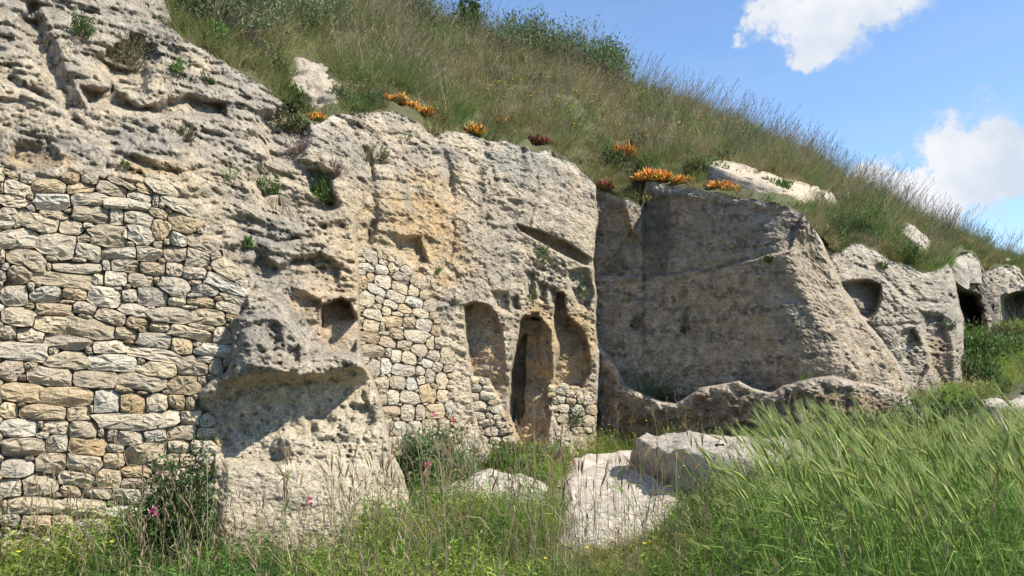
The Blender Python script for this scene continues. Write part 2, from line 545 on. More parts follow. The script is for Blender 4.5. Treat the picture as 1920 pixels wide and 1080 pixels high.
EDGE_AC = [(650, 200), (668, 300), (664, 440), (668, 470), (684, 560), (672, 600), (676, 655), (700, 700), (716, 745), (735, 850), (768, 930), (800, 1010)]
EDGE_CR = [(1116, 330), (1120, 400), (1112, 480), (1118, 560), (1116, 600), (1124, 660), (1122, 740), (1118, 800), (1124, 920)]
EDGE_RM = [(1530, 430), (1548, 470), (1570, 520), (1612, 590), (1662, 650), (1692, 700), (1704, 760), (1720, 860)]
LEDGE = [(1118, 640), (1150, 680), (1172, 722), (1205, 738), (1240, 752), (1268, 757), (1290, 742), (1312, 728), (1345, 722), (1385, 714), (1410, 728),
         (1445, 736), (1475, 722), (1510, 712), (1560, 706), (1600, 716), (1650, 726), (1700, 745), (1730, 775), (1730, 930), (1118, 930)]


def cliff_fields(px, py):
    """distance Y and colour of the rock face for photo positions px,py"""
    A, C, R, M, FF = tpsA(px, py), tpsC(px, py), tpsR(px, py), tpsM(px, py), tpsF(px, py)
    # wobble for outlines
    wb = fbm(px / 38.0, py / 38.0, px * 0 + 3.3, 3, 5) * 11 + perlin(px / 9.0, py / 9.0, px * 0 + 1.7, 8) * 3
    wbf = wb * 0.35
    x = px + wbf
    wA = 44 - 38 * sstep(300, 460, py)
    sA = x - line_x(EDGE_AC, py)
    mC = sstep(-1.0, 1.0, sA / wA)
    sR = x - line_x(EDGE_CR, py)
    mR = sstep(-2.5, 2.5, sR)
    sM = x - line_x(EDGE_RM, py)
    mM = sstep(-3, 3, sM) * (px > 1480)
    mF = sstep(-2.5, 2.5, x - np.interp(py, [440, 470, 540, 600, 760], [1770, 1775, 1792, 1806, 1808]))
    Y = A * (1 - mC) + C * mC
    Y = Y * (1 - mR) + R * mR
    Y = Y * (1 - mM) + M * mM
    Y = Y * (1 - mF) + FF * mF

    rough = np.ones_like(px)          # strength of relief
    flat = np.zeros_like(px)

    def inside(poly, soft, w=wbf):
        sd = sdpoly(px + w, py + w * 0.6, poly)
        return sstep(soft * 0.5, -soft * 0.5, sd), sd

    def carve(poly, depth, soft=6, top=None, ramp=None, dome=0.0, w=wbf):
        nonlocal Y
        m, sd = inside(poly, soft, w)
        d = depth * m
        if ramp is not None:            # (x0,x1,v0,v1): depth multiplier changes across x
            d = d * np.interp(px, ramp[:2], ramp[2:])
        if dome:
            d = d * (1 - dome + dome * sstep(0, 40, -sd))
        Y = Y + d
        return m

    zero = px * 0
    # ---- left, upper rocks
    carve([(60, 10), (90, 60), (120, 140), (150, 200), (125, 215), (95, 160), (55, 90), (30, 40)], 0.25, 30, w=wb)
    carve([(155, 165), (215, 168), (262, 205), (345, 180), (420, 195), (420, 216), (345, 215), (270, 212), (160, 192)], 0.30, 14, w=wb)
    carve([(185, 110), (250, 70), (290, 100), (270, 170), (215, 175)], 0.3, 30, w=wb)
    m_hol = carve([(485, 215), (560, 200), (575, 240), (560, 300), (620, 330), (625, 385), (560, 410), (500, 400), (470, 340), (500, 290)], 0.38, 26, w=wb)
    carve([(30, 265), (95, 270), (120, 300), (60, 318), (20, 300)], 0.14, 18, w=wb)
    carve([(600, 292), (650, 262), (668, 300), (640, 330), (612, 325)], -0.12, 22, w=wb)
    carve([(480, 470), (520, 500), (600, 475), (640, 500), (630, 530), (560, 525), (500, 545), (470, 510)], 0.2, 14, w=wb)
    # niche-like recess left of the second wall
    m_nic = carve([(603, 572), (640, 560), (655, 566), (665, 590), (676, 610), (668, 660), (640, 664), (606, 662), (600, 610)], 0.42, 5)
    carve([(545, 540), (600, 565), (602, 610), (580, 640), (545, 600)], 0.14, 12)
    # big hollow with overhanging lip
    m_big0 = Y.copy()
    m_big = carve([(432, 715), (470, 705), (520, 705), (545, 700), (562, 712), (600, 704), (655, 690), (700, 700), (712, 735), (690, 770), (660, 800), (600, 825), (560, 864), (500, 870), (425, 866), (405, 800)],
                  0.33, 14, w=wb * 1.1)
    Y = m_big0 + (Y - m_big0) * sstep(420, 560, px)
    Y = Y + 0.10 * sstep(540, 470, px) * sstep(708, 730, py) * sstep(874, 866, py + wbf) * sstep(396, 425, px)
    lip, _ = inside([(440, 690), (470, 680), (540, 690), (580, 672), (640, 664), (700, 690), (700, 706), (650, 712), (620, 702), (600, 716), (570, 706), (555, 722), (520, 704), (480, 716), (445, 722)], 14, wb * 0.9)
    Y = Y - 0.24 * lip * (0.35 + 0.65 * sstep(500, 570, px))
    # bulge of debris catching light in the hollow
    b, _ = inside([(530, 868), (540, 822), (590, 812), (650, 775), (700, 735), (745, 790), (750, 868)], 46, wb * 1.6)
    Y = Y - 0.34 * b * m_big
    carve([(655, 760), (690, 755), (700, 790), (680, 820), (655, 800)], 0.10, 14)
    # the lit plinth
    pl = sstep(858, 880, py + wbf) * sstep(400, 430, px) * sstep(770, 740, px)
    Y = Y - 0.10 * pl
    # rounded boulder beside the first wall
    bb, _ = inside([(440, 570), (500, 550), (545, 590), (575, 640), (560, 700), (470, 700), (425, 720), (385, 760), (375, 740), (425, 700), (440, 640)], 50)
    Y = Y - 0.20 * bb
    carve([(498, 612), (520, 608), (530, 640), (508, 655)], 0.12, 8)
    carve([(540, 655), (560, 650), (562, 680), (545, 682)], 0.12, 8)
    # ---- first wall: rock sits behind the masonry
    mw1, sd1 = inside(WALL1, 6, zero)
    Y = Y * (1 - mw1) + (wall1_Y(px, py) + 0.035) * mw1
    rough = rough * (1 - mw1 * 0.93)
    mw2, sd2 = inside(WALL2, 6, zero)
    Y = Y * (1 - mw2) + (wall2_Y(px, py) + 0.03) * mw2
    rough = rough * (1 - mw2 * 0.93)
    # ---- smooth dressed upper block with the slanting cut below it
    m_up, _ = inside([(985, 270), (1118, 345), (1114, 488), (1060, 450), (968, 420), (985, 350)], 20)
    Y = Y - 0.10 * m_up
    rough = rough * (1 - 0.45 * m_up)
    carve([(968, 420), (1010, 432), (1060, 452), (1114, 488), (1114, 503), (1085, 492), (1040, 470), (975, 432)], 0.32, 4)
    carve([(880, 300), (905, 305), (915, 380), (895, 400)], 0.12, 16, w=wb)
    # ---- niches
    m_n1 = carve([(872, 574), (890, 566), (915, 572), (932, 592), (944, 640), (948, 700), (966, 760), (985, 850), (930, 866), (912, 830), (892, 780), (884, 715), (876, 640)],
                 0.60, 5, ramp=(874, 950, 1.0, 0.05))
    m_n2 = carve([(976, 604), (985, 592), (1012, 596), (1030, 620), (1036, 700), (1030, 790), (1024, 850), (990, 850), (968, 815), (955, 775), (960, 700), (968, 640)],
                 0.75, 5, ramp=(962, 1044, 1.0, 0.15))
    # narrow slot at the far left of niche two
    carve([(974, 640), (986, 625), (984, 700), (980, 800), (962, 790), (960, 720)], 0.35, 4)
    bulge, _ = inside([(1012, 596), (1040, 600), (1048, 650), (1034, 700), (1020, 690), (1010, 640)], 14)
    Y = Y - 0.22 * bulge
    m_n3 = carve([(1044, 548), (1056, 548), (1062, 590), (1092, 620), (1104, 650), (1106, 700), (1090, 726), (1034, 722), (1040, 690), (1050, 650), (1036, 612)],
                 0.55, 5, ramp=(1040, 1108, 1.0, 0.35))
    carve([(984, 510), (1002, 512), (1002, 560), (986, 552)], 0.20, 9)
    carve([(1008, 528), (1024, 532), (1024, 568), (1010, 562)], 0.20, 9)
    carve([(1030, 538), (1042, 540), (1042, 572), (1032, 570)], 0.20, 9)
    carve([(958, 560), (970, 556), (974, 578), (960, 580)], 0.20, 9)
    carve([(1068, 510), (1100, 505), (1110, 540), (1100, 580), (1080, 570), (1070, 545)], 0.20, 12)
    carve([(996, 586), (1010, 586), (1012, 600), (998, 600)], 0.2, 4)
    carve([(920, 546), (950, 550), (955, 585), (930, 580)], 0.14, 10)
    carve([(742, 450), (785, 445), (800, 490), (775, 500), (748, 480)], 0.22, 14)
    for wp, wf in ((WALL3, wall3_Y), (WALL4, wall4_Y)):
        mw, _ = inside(wp, 5, zero)
        Y = Y * (1 - mw) + (wf(px, py) + 0.03) * mw
        rough = rough * (1 - mw * 0.93)
    # ---- shaded wall
    m_sh, _ = inside([(1128, 360), (1500, 400), (1470, 480), (1520, 600), (1590, 700), (1600, 730), (1180, 730), (1128, 640)], 24, zero)
    rough = rough * (1 - 0.55 * m_sh)
    up, _ = inside([(1216, 335), (1510, 390), (1480, 470), (1340, 505), (1200, 522), (1130, 515), (1205, 400)], 5)
    Y = Y + 0.12 * up
    # small spur to its left that catches the sun
    sp, _ = inside([(1164, 355), (1215, 372), (1219, 430), (1208, 468), (1182, 432), (1170, 385)], 5)
    Y = Y - 0.42 * sp * sstep(1222, 1160, px)
    for pl_ in ([(1140, 510), (1170, 512), (1172, 560), (1160, 600), (1150, 560)], [(1276, 560), (1284, 556), (1284, 630), (1278, 620)], [(1185, 592), (1210, 590), (1212, 625), (1186, 625)]):
        carve(pl_, 0.05, 7)
    # convex lit crest running down right
    cr = np.exp(-(sdline(px, py, [(1478, 480), (1520, 560), (1570, 650), (1600, 700)]) / 26.0) ** 2)
    Y = Y - 0.10 * cr
    # trough ledge in front of the shaded wall
    mL, sdL = inside(LEDGE, 4)
    ledgeY = np.interp(px, [1118, 1180, 1300, 1500, 1600, 1700, 1740], [11.5, 11.0, 10.2, 9.3, 9.2, 9.7, 10.2]) + np.exp(np.minimum(sdL, 0) / 5.0) * 0.09 - (py - 760) * 0.0010
    Y = Y * (1 - mL) + np.minimum(ledgeY, Y + 0.2) * mL
    rough = rough * (1 - 0.1 * mL)
    Y = Y + mL * (ridged(px / 60.0, py / 34.0, px * 0, 4, 23) - 1.0) * -0.05 + mL * fbm(px / 34.0, py / 26.0, px * 0, 3, 25) * 0.10
    # rock hidden just behind the ledge drops back a little (trough)
    # ---- right mass recesses
    carve([(1572, 534), (1590, 528), (1630, 526), (1650, 536), (1652, 555), (1642, 584), (1628, 598), (1612, 592), (1594, 568), (1580, 550)], 0.62, 9, w=wb * 0.6)
    carve([(1662, 700), (1666, 660), (1690, 622), (1712, 615), (1732, 650), (1742, 680), (1722, 722), (1680, 722)], 0.35, 8, dome=0.4)
    carve([(1730, 588), (1765, 592), (1780, 640), (1790, 735), (1770, 740), (1745, 680), (1732, 640)], 0.40, 14, ramp=(1730, 1795, 1.0, 0.1))
    carve([(1560, 474), (1600, 482), (1606, 512), (1570, 518)], 0.12, 26, w=wb)
    groove = np.exp(-(sdline(px, py, [(1552, 480), (1590, 560), (1630, 610), (1680, 680)]) / 7.0) ** 2)
    Y = Y + 0.12 * groove
    # far caves
    carve([(1796, 545), (1826, 555), (1838, 600), (1832, 660), (1808, 690), (1800, 600)], 2.2, 18, w=wb * 1.5)
    carve([(1884, 560), (1925, 548), (2000, 560), (1990, 660), (1890, 670), (1878, 610)], 2.6, 18, w=wb * 1.5)
    carve([(2080, 620), (2160, 620), (2170, 690), (2090, 700)], 2.2, 8)

    def fissure(pts, w, depth):
        nonlocal Y
        g = np.exp(-(sdline(px + wb * 1.2, py + wb * 0.8, pts) / w) ** 2)
        Y = Y + depth * 0.6 * g * (0.6 + 0.8 * sstep(-0.2, 0.2, perlin(px / 40.0, py / 40.0, px * 0 + 7, 19)))
        return g
    fissure([(655, 232), (690, 300), (700, 380), (690, 450)], 7, 0.22)
    fissure([(822, 262), (840, 330), (850, 420), (838, 500)], 7, 0.16)
    fissure([(905, 268), (925, 340), (915, 420)], 6, 0.12)
    fissure([(1002, 288), (1010, 350), (990, 420)], 5, 0.10)
    fissure([(700, 262), (760, 250), (810, 275)], 4, 0.08)
    fissure([(380, 250), (450, 262), (520, 250)], 5, 0.14)
    fissure([(20, 150), (100, 190), (160, 240), (240, 262)], 6, 0.12)
    fissure([(300, 90), (380, 130), (470, 160)], 4, 0.10)
    fissure([(430, 430), (520, 450), (620, 440)], 5, 0.10)
    fissure([(1160, 620), (1260, 610), (1400, 640), (1500, 620)], 3, 0.03)
    fissure([(1600, 620), (1660, 610), (1720, 605)], 4, 0.10)
    fissure([(1640, 500), (1700, 560), (1790, 570)], 4, 0.10)
    # ---- relief from 3D noise in world space
    X3, Y3, Z3 = unproj(px, py, Y)
    big = fbm(X3 * 0.9, Y3 * 0.9, Z3 * 1.3, 3, 21) * 0.16
    wz = fbm(X3 * 0.8, Y3 * 0.8, Z3 * 0.8, 2, 27) * 0.35
    steps = ridged(X3 * 0.7, Y3 * 0.7, (Z3 + wz) * 3.4, 3, 29) * 0.050
    strata = -steps * sstep(620, 480, py) + fbm(X3 * 1.6, Y3 * 1.6, (Z3 + wz) * 9.5, 4, 31, 0.6) * 0.07
    r1 = ridged(X3 * 2.6, Y3 * 2.6, Z3 * 4.0, 4, 41)
    ruf = -np.maximum(r1 - 0.5, 0) * 0.045 + fbm(X3 * 5.5, Y3 * 5.5, Z3 * 8.5, 4, 51, 0.6) * 0.05
    patch = sstep(-0.15, 0.35, fbm(X3 * 0.8, Y3 * 0.8, Z3 * 0.8, 2, 61))
    wd, wr = worley(X3 * 6, Y3 * 6, Z3 * 7.5, 3)
    pits = sstep(0.36, 0.10, wd / (0.45 + wr * 0.9)) * (wr > 0.55) * 0.062
    wd2, wr2 = worley(X3 * 15, Y3 * 15, Z3 * 19, 9)
    pits2 = sstep(0.40, 0.12, wd2 / (0.5 + wr2 * 0.8)) * (wr2 > 0.35) * 0.04
    fine = fbm(X3 * 20, Y3 * 20, Z3 * 38, 3, 71, 0.7) * 0.026
    upl = sstep(700, 560, py) * sstep(900, 500, px)
    smoothzone = np.clip(pl * 0.95 + m_nic + m_n3 * 0.4 + m_n1 * 0.5 + m_n2 * 0.5 + 0.35 * m_big * (1 - b), 0, 1)
    rr = rough * (1 - 0.65 * smoothzone)
    far = 1.0 + 0.8 * mF
    Y = Y + far * (big * rough * (1 - mL * 0.5) + strata * rr * (0.6 + 0.7 * upl) + ruf * rr + (pits * (0.1 + 1.1 * patch) + pits2 * (0.5 + 0.7 * patch)) * rr + fine * (0.5 + 0.5 * rr))

    # ---- colours (albedo of the stone, lichen and stains, with some light and shade put in)
    n1 = fbm(X3 * 1.3, Y3 * 1.3, Z3 * 1.3, 4, 81)
    n2 = fbm(X3 * 3.7, Y3 * 3.7, Z3 * 3.7, 4, 91)
    n3 = fbm(X3 * 0.6 + 9, Y3 * 0.6, Z3 * 0.6, 3, 101)
    n4 = fbm(X3 * 9, Y3 * 9, Z3 * 9, 3, 111)
    c = np.empty(px.shape + (3,))
    c[:] = (0.49, 0.425, 0.33)

    def mixc(colr, m):
        nonlocal c
        m = np.clip(m, 0, 1)[..., None]
        c = c * (1 - m) + np.array(colr) * m

    def blob(x0, y0, rx, ry):
        return np.exp(-(((px - x0) / rx) ** 2 + ((py - y0) / ry) ** 2))

    mixc((0.37, 0.345, 0.305), sstep(-0.05, 0.45, n1 + 0.3 * sstep(420, 250, py)) * 0.7)     # grey weathering
    mixc((0.56, 0.48, 0.36), sstep(0.05, 0.5, -n1 + 0.3 * n2) * 0.5)
    mixc((0.54, 0.43, 0.28), sstep(0.2, 0.9, blob(760, 440, 150, 130) + blob(640, 560, 70, 90) * 0.7 + blob(330, 320, 220, 60) * 0.5 + n2 * 0.5) * 0.75)
    mixc((0.50, 0.35, 0.19), sstep(0.25, 1.0, blob(815, 440, 60, 120) * 0.75 + blob(740, 390, 90, 50) * 0.45 + n2 * 0.9 + n4 * 0.5) * 0.8)
    mixc((0.48, 0.35, 0.2), sstep(0.25, 0.8, blob(60, 300, 90, 25) + blob(280, 310, 60, 20) + blob(870, 520, 50, 60) * 0.6 + n2 * 0.5) * 0.6)
    mixc((0.50, 0.37, 0.21), sstep(0.3, 0.75, blob(1080, 650, 45, 90) + blob(1010, 610, 30, 60) + n2 * 0.4) * 0.8)
    mixc((0.50, 0.36, 0.24), sstep(0.3, 0.75, blob(630, 615, 40, 60) + blob(570, 570, 40, 40) * 0.7 + n2 * 0.3) * 0.65)
    mixc((0.36, 0.17, 0.10), sstep(0.4, 0.9, blob(1000, 815, 34, 38) + n2 * 0.3) * 0.8)
    mixc((0.60, 0.52, 0.39), sstep(0.3, 0.8, blob(860, 720, 26, 190) * 1.2 + n2 * 0.2) * 0.8)
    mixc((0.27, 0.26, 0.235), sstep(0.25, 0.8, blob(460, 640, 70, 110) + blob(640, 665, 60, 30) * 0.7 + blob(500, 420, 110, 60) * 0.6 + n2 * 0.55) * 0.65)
    mixc((0.33, 0.34, 0.30), sstep(0.3, 0.7, blob(960, 300, 60, 30) + n2 * 0.6) * 0.7)
    mixc((0.22, 0.21, 0.20), sstep(0.3, 0.75, blob(700, 330, 60, 90) * 0.3 + blob(920, 420, 60, 110) * 0.5 + n2 * 0.9) * 0.5)
    mixc((0.62, 0.54, 0.41), m_big * 0.8)  # cream stone, paled further in colour to lift the hollow's shade
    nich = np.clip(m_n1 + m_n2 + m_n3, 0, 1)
    mixc((0.56, 0.41, 0.25), nich * sstep(-0.4, 0.3, n2) * 0.85)  # brown niche interiors: warm bounced light put into the colour
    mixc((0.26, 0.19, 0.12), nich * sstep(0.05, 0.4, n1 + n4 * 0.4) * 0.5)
    # shaded wall: brown grey, dark upper tier, lichen
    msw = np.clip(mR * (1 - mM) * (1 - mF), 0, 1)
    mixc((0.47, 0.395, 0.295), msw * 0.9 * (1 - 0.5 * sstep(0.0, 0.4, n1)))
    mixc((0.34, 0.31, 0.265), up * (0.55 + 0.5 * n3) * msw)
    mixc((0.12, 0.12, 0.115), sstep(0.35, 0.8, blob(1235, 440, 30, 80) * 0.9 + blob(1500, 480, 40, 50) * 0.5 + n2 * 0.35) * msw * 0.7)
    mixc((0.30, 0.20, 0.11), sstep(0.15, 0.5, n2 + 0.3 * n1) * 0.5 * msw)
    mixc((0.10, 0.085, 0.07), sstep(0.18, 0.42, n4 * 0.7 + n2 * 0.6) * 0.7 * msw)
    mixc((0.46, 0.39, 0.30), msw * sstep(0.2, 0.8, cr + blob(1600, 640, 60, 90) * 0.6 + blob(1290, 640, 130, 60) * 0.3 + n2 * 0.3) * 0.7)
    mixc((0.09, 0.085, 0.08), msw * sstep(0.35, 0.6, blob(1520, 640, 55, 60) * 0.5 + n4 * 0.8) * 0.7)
    mixc((0.08, 0.12, 0.04), sstep(0.55, 0.85, np.exp(-(sdline(px, py, [(1180, 527), (1280, 522), (1350, 500), (1440, 470)]) / 7.0) ** 2) * 0.8 + n2 * 0.9) * 0.6)   # moss line
    mixc((0.08, 0.10, 0.06), sstep(0.5, 0.9, blob(1195, 605, 18, 22) + blob(1285, 600, 10, 30) + blob(1440, 485, 18, 14) + n4 * 0.4) * 0.7)
    streak = fbm(X3 * 0.9, Y3 * 0.9, Z3 * 9, 4, 121, 0.6)
    n5 = fbm(X3 * 17, Y3 * 17, Z3 * 17, 2, 131, 0.7)
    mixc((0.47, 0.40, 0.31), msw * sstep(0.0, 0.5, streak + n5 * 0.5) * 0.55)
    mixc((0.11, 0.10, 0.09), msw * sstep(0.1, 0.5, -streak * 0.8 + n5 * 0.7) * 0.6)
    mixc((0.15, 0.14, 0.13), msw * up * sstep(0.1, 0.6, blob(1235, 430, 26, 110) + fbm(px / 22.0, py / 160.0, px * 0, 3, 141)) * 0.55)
    mixc((0.10, 0.09, 0.08), (1 - msw) * sstep(0.18, 0.5, n5 * 0.8 + n1 * 0.4) * 0.45 * (1 - pl) * (1 - mw1) * (1 - mw2))
    mixc((0.64, 0.58, 0.48), (1 - msw) * sstep(0.15, 0.5, -n5 * 0.8 - n1 * 0.3) * 0.45)
    # ledge: shaded brown face and sunlit pale rim put into the colour
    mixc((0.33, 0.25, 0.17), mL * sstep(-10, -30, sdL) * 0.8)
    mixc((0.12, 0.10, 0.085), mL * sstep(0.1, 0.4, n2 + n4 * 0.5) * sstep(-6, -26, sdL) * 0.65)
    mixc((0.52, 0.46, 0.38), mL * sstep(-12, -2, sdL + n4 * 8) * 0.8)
    # right mass
    mixc((0.42, 0.385, 0.33), mM * (1 - mF) * 0.6)
    mixc((0.22, 0.21, 0.2), mM * (1 - mF) * sstep(0.1, 0.5, n2 + 0.2 * n1) * 0.55)
    mixc((0.40, 0.31, 0.21), sstep(0.3, 0.8, blob(1765, 670, 30, 70)) * 0.7)
    mixc((0.17, 0.16, 0.145), mF * sstep(-0.5, 0.3, n1 + n2 * 0.5) * sstep(520, 560, py) * 0.85)
    mixc((0.13, 0.115, 0.10), (1 - msw) * sstep(0.24, 0.55, n4 * 0.75 + n2 * 0.6) * 0.5 * (1 - pl) * (1 - m_up * 0.5))
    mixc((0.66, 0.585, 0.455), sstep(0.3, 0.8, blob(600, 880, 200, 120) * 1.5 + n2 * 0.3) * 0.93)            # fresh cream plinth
    # earthy backing behind masonry
    mixc((0.42, 0.345, 0.25), np.clip(mw1 + mw2, 0, 1) * 0.9)
    # paler band along the upper edge
    topy = np.interp(px, [p[0] for p in CLIFF_TOP], [p[1] for p in CLIFF_TOP])
    mixc((0.56, 0.52, 0.46), sstep(22, 2, py - topy) * 0.55)
    c *= (1.30 * (1 + 0.3 * n2 + 0.3 * n4 + 0.25 * msw * n4))[..., None]
    c *= (1 + 0.015 * np.array((1.0, 0.0, -1.6)))
    c *= np.minimum(1.0, 0.76 / c.max(axis=-1))[..., None]
    return Y, np.clip(c, 0.04, 0.78)


# ---- build cliff grid
cols_px = np.concatenate([np.arange(-340, -12, 9.0), np.arange(-12, 1932, 2.25), np.arange(1932, 2290, 9.0)])
NR = 330
t = np.linspace(0, 1, NR)
top = np.interp(cols_px, [p[0] for p in CLIFF_TOP], [p[1] for p in CLIFF_TOP])
top = top + fbm(cols_px / 30.0, cols_px * 0 + 2.2, cols_px * 0, 3, 77) * 7
bot = np.interp(cols_px, [p[0] for p in BOTTOM], [p[1] for p in BOTTOM])
bot = np.maximum(bot, top + 60)
PX = np.repeat(cols_px[:, None], NR, 1)
# keep the rows inside the picture dense when the cliff runs out of frame
PY = np.empty_like(PX)
for ci in range(len(cols_px)):
    a, b_ = top[ci], bot[ci]
    if a < 0:
        dens = np.array([0.25, 0.25, 1.0, 1.0])
        ys_ = np.array([a, a * 0.5, a * 0.08, b_])
        cum = np.concatenate([[0], np.cumsum((dens[1:] + dens[:-1]) / 2 * np.diff(ys_))])
        PY[ci] = np.interp(np.linspace(0, cum[-1], NR), cum, ys_)
    else:
        PY[ci] = np.linspace(a, b_, NR)
shape = PX.shape
Yc, Cc = cliff_fields(PX.ravel(), PY.ravel())
Yc = Yc.reshape(shape)
WX, WY, WZ = unproj(PX, PY, Yc)
cliff_v = np.stack([WX, WY, WZ], -1).reshape(-1, 3)
nc = len(cols_px)


def grid_faces(ncol, nrow, flip=False):
    i = np.arange(ncol - 1)[:, None] * nrow + np.arange(nrow - 1)[None]
    f = np.stack([i, i + 1, i + nrow + 1, i + nrow], -1).reshape(-1, 4)
    return f[:, ::-1] if flip else f


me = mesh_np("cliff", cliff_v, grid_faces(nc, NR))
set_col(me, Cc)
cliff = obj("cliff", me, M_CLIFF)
tag(cliff, "pale pitted limestone cliff face cut with niches and recesses below the grassy slope", kind='structure')


def cliff_at(px, py, off=0.0):
    """world point on the rock surface seen at photo position px,py"""
    d = (PX - px) ** 2 + (PY - py) ** 2
    i = int(np.argmin(d))
    Y = Yc.ravel()[i] - off
    return U(px, py, Y)


# ------------------------------------------------------------------ hill above
HR = 46
rid_y = np.interp(cols_px, [p[0] for p in RIDGE], [p[1] for p in RIDGE])
rid_Y = np.interp(cols_px, [p[0] for p in RIDGE], [p[2] for p in RIDGE])
hsel = np.concatenate([np.arange(0, nc, 3), [nc - 1]])
hx = cols_px[hsel]
ht, hY0 = top[hsel], Yc[hsel, 0]
# smooth the seam distance a little for the interior, keep the exact seam at row 0
hs_ = np.convolve(np.pad(hY0, 6, mode='edge'), np.ones(13) / 13, 'valid')
ry, rY = np.minimum(rid_y[hsel], ht - 14), rid_Y[hsel]
hv = np.zeros((len(hsel), HR + 14, 3))
for k in range(HR):
    s = k / (HR - 1)
    y0 = hs_ if k else hY0
    invY = (1 - s) / y0 + s / rY
    Yk = 1 / invY
    pyk = ht * (1 - s) + ry * s
    X_, Y_, Z_ = unproj(hx, pyk, Yk)
    bump = fbm(X_ * 0.7, Y_ * 0.7, X_ * 0 + 0.5, 3, 201) * 0.25 * math.sin(math.pi * s)
    if k == 0:
        Z_ = Z_ - 0.0
    hv[:, k] = np.stack([X_, Y_, Z_ + bump + 0.12 * math.sin(math.pi * min(1, s * 1.0)) * (k > 0)], -1)
ridge_w = hv[:, HR - 1].copy()
for k in range(14):
    d = 0.35 * 1.42 ** k
    hv[:, HR + k, 0] = ridge_w[:, 0] * (1 + d * 0.01)
    hv[:, HR + k, 1] = ridge_w[:, 1] + d
    hv[:, HR + k, 2] = np.maximum(ridge_w[:, 2] - 0.10 * d - 0.02 * d * d, -0.6)
hill_v = hv.reshape(-1, 3)
hill_f = grid_faces(len(hsel), HR + 14, flip=True)
me = mesh_np("hillside", hill_v, hill_f)
hill = obj("hillside", me, M_SOIL)
tag(hill, "steep earth slope under tall grass rising behind the top of the cliff", kind='structure')

# ------------------------------------------------------------------ ground
G_PTS = [(-6, 3, 0), (0, 3, 0), (1.5, 3.5, 0.05), (3, 3.5, 0.32), (5, 4, 0.4), (-4, 6, 0), (-2, 7, .03), (0, 7, 0), (1.2, 6, 0.05), (2.2, 5.5, .22), (4, 6, .4),
         (-1, 9.5, .12), (1, 9.5, .1), (1, 11, .03), (3, 8.5, .3), (5, 8, .45), (5.5, 10.5, .6), (7, 11.5, .66), (8, 13, .75), (9, 16, 1.15), (11, 19, 1.7), (14, 21, 1.9),
         (-10, 5, 0.2), (12, 5, .5), (0, 0, 0), (0, -10, 0), (20, 20, 1.8), (20, 5, .6), (-20, 5, .1), (-20, 30, 0), (30, 40, 1), (0, 40, 0)]
tpsG = TPS([(x * 50, y * 50, z) for x, y, z in G_PTS])


def ground_z(X, Y):
    X = np.asarray(X, float); Y = np.asarray(Y, float)
    r = np.sqrt(X * X + Y * Y)
    w = sstep(70, 35, r)
    z = tpsG(X * 50, Y * 50) * w
    z = z + fbm(X * 0.9, Y * 0.9, X * 0, 3, 301) * 0.05
    return z


def axis(lo, hi, step, far, n=26):
    core = np.arange(lo, hi + 1e-6, step)
    g = np.geomspace(step * 1.5, far, n)
    return np.concatenate([(lo - g)[::-1], core, hi + g])


gx, gy = axis(-8, 14, 0.12, 900), axis(0.5, 24, 0.12, 900)
GX, GY = np.meshgrid(gx, gy, indexing='ij')
GZ = ground_z(GX, GY)
me = mesh_np("ground", np.stack([GX, GY, GZ], -1).reshape(-1, 3), grid_faces(len(gx), len(gy), flip=True))
ground = obj("ground", me, M_SOIL)
tag(ground, "grassy earth ground in front of the cliff", kind='structure')

# pale bare-rock path between slab and block
PATH_PX = [(1058, 1012), (1048, 960), (1046, 925), (1056, 896), (1066, 880), (1120, 874), (1200, 868), (1262, 900), (1290, 960), (1262, 1000), (1200, 1012), (1120, 1026)]


def on_plane(px, py, z):
    dx, dy, dz = raydir(px, py)
    s = (z - CAMZ) / dz
    return (dx * s, dy * s)


PATH = [on_plane(a, b, 0.07) for a, b in PATH_PX]
xs, ys = np.arange(-0.2, 2.6, 0.022), np.arange(5.6, 10.6, 0.022)
QX, QY = np.meshgrid(xs, ys, indexing='ij')
sdp = sdpoly(QX, QY, PATH) + fbm(QX * 3, QY * 3, QX * 0, 3, 331) * 0.12
QZ = ground_z(QX, QY) + 0.045 + fbm(QX * 2.5, QY * 6, QX * 0, 4, 341) * 0.035 + ridged(QX * 4, QY * 14, QX * 0, 3, 345) * 0.018
QZ = QZ - sstep(-0.16, 0.02, sdp) * 0.06
backlip = np.exp(-(sdline(QX, QY, [on_plane(1050, 884, 0.07), on_plane(1120, 877, 0.07), on_plane(1200, 868, 0.07)]) / 0.10) ** 2)
QZ = QZ + 0.09 * backlip
qf = grid_faces(len(xs), len(ys), flip=True)
keep = (sdp.ravel()[qf] < 0.04).all(axis=1)
qf = qf[keep]
used = np.unique(qf)
remap = np.full(QX.size, -1); remap[used] = np.arange(len(used))
pv = np.stack([QX, QY, QZ], -1).reshape(-1, 3)[used]
me = mesh_np("path", pv, remap[qf])
pc = np.empty((len(used), 3)); pc[:] = (0.50, 0.445, 0.385)
pn = fbm(pv[:, 0] * 3, pv[:, 1] * 3, pv[:, 2], 4, 351)
pc *= (1 + 0.35 * pn)[:, None]
pn2 = fbm(pv[:, 0] * 9, pv[:, 1] * 9, pv[:, 2] * 9, 3, 352)
m_ = (sstep(0.12, 0.4, pn2 + 0.4 * pn) * 0.5)[:, None]; pc = pc * (1 - m_) + np.array((0.27, 0.22, 0.16)) * m_
m_ = (sstep(-0.22, 0.0, sdp.ravel()[used]) * 0.6)[:, None]; pc = pc * (1 - m_) + np.array((0.30, 0.25, 0.17)) * m_
set_col(me, np.clip(pc, 0.05, 0.8))
path = obj("path", me, M_PATH)
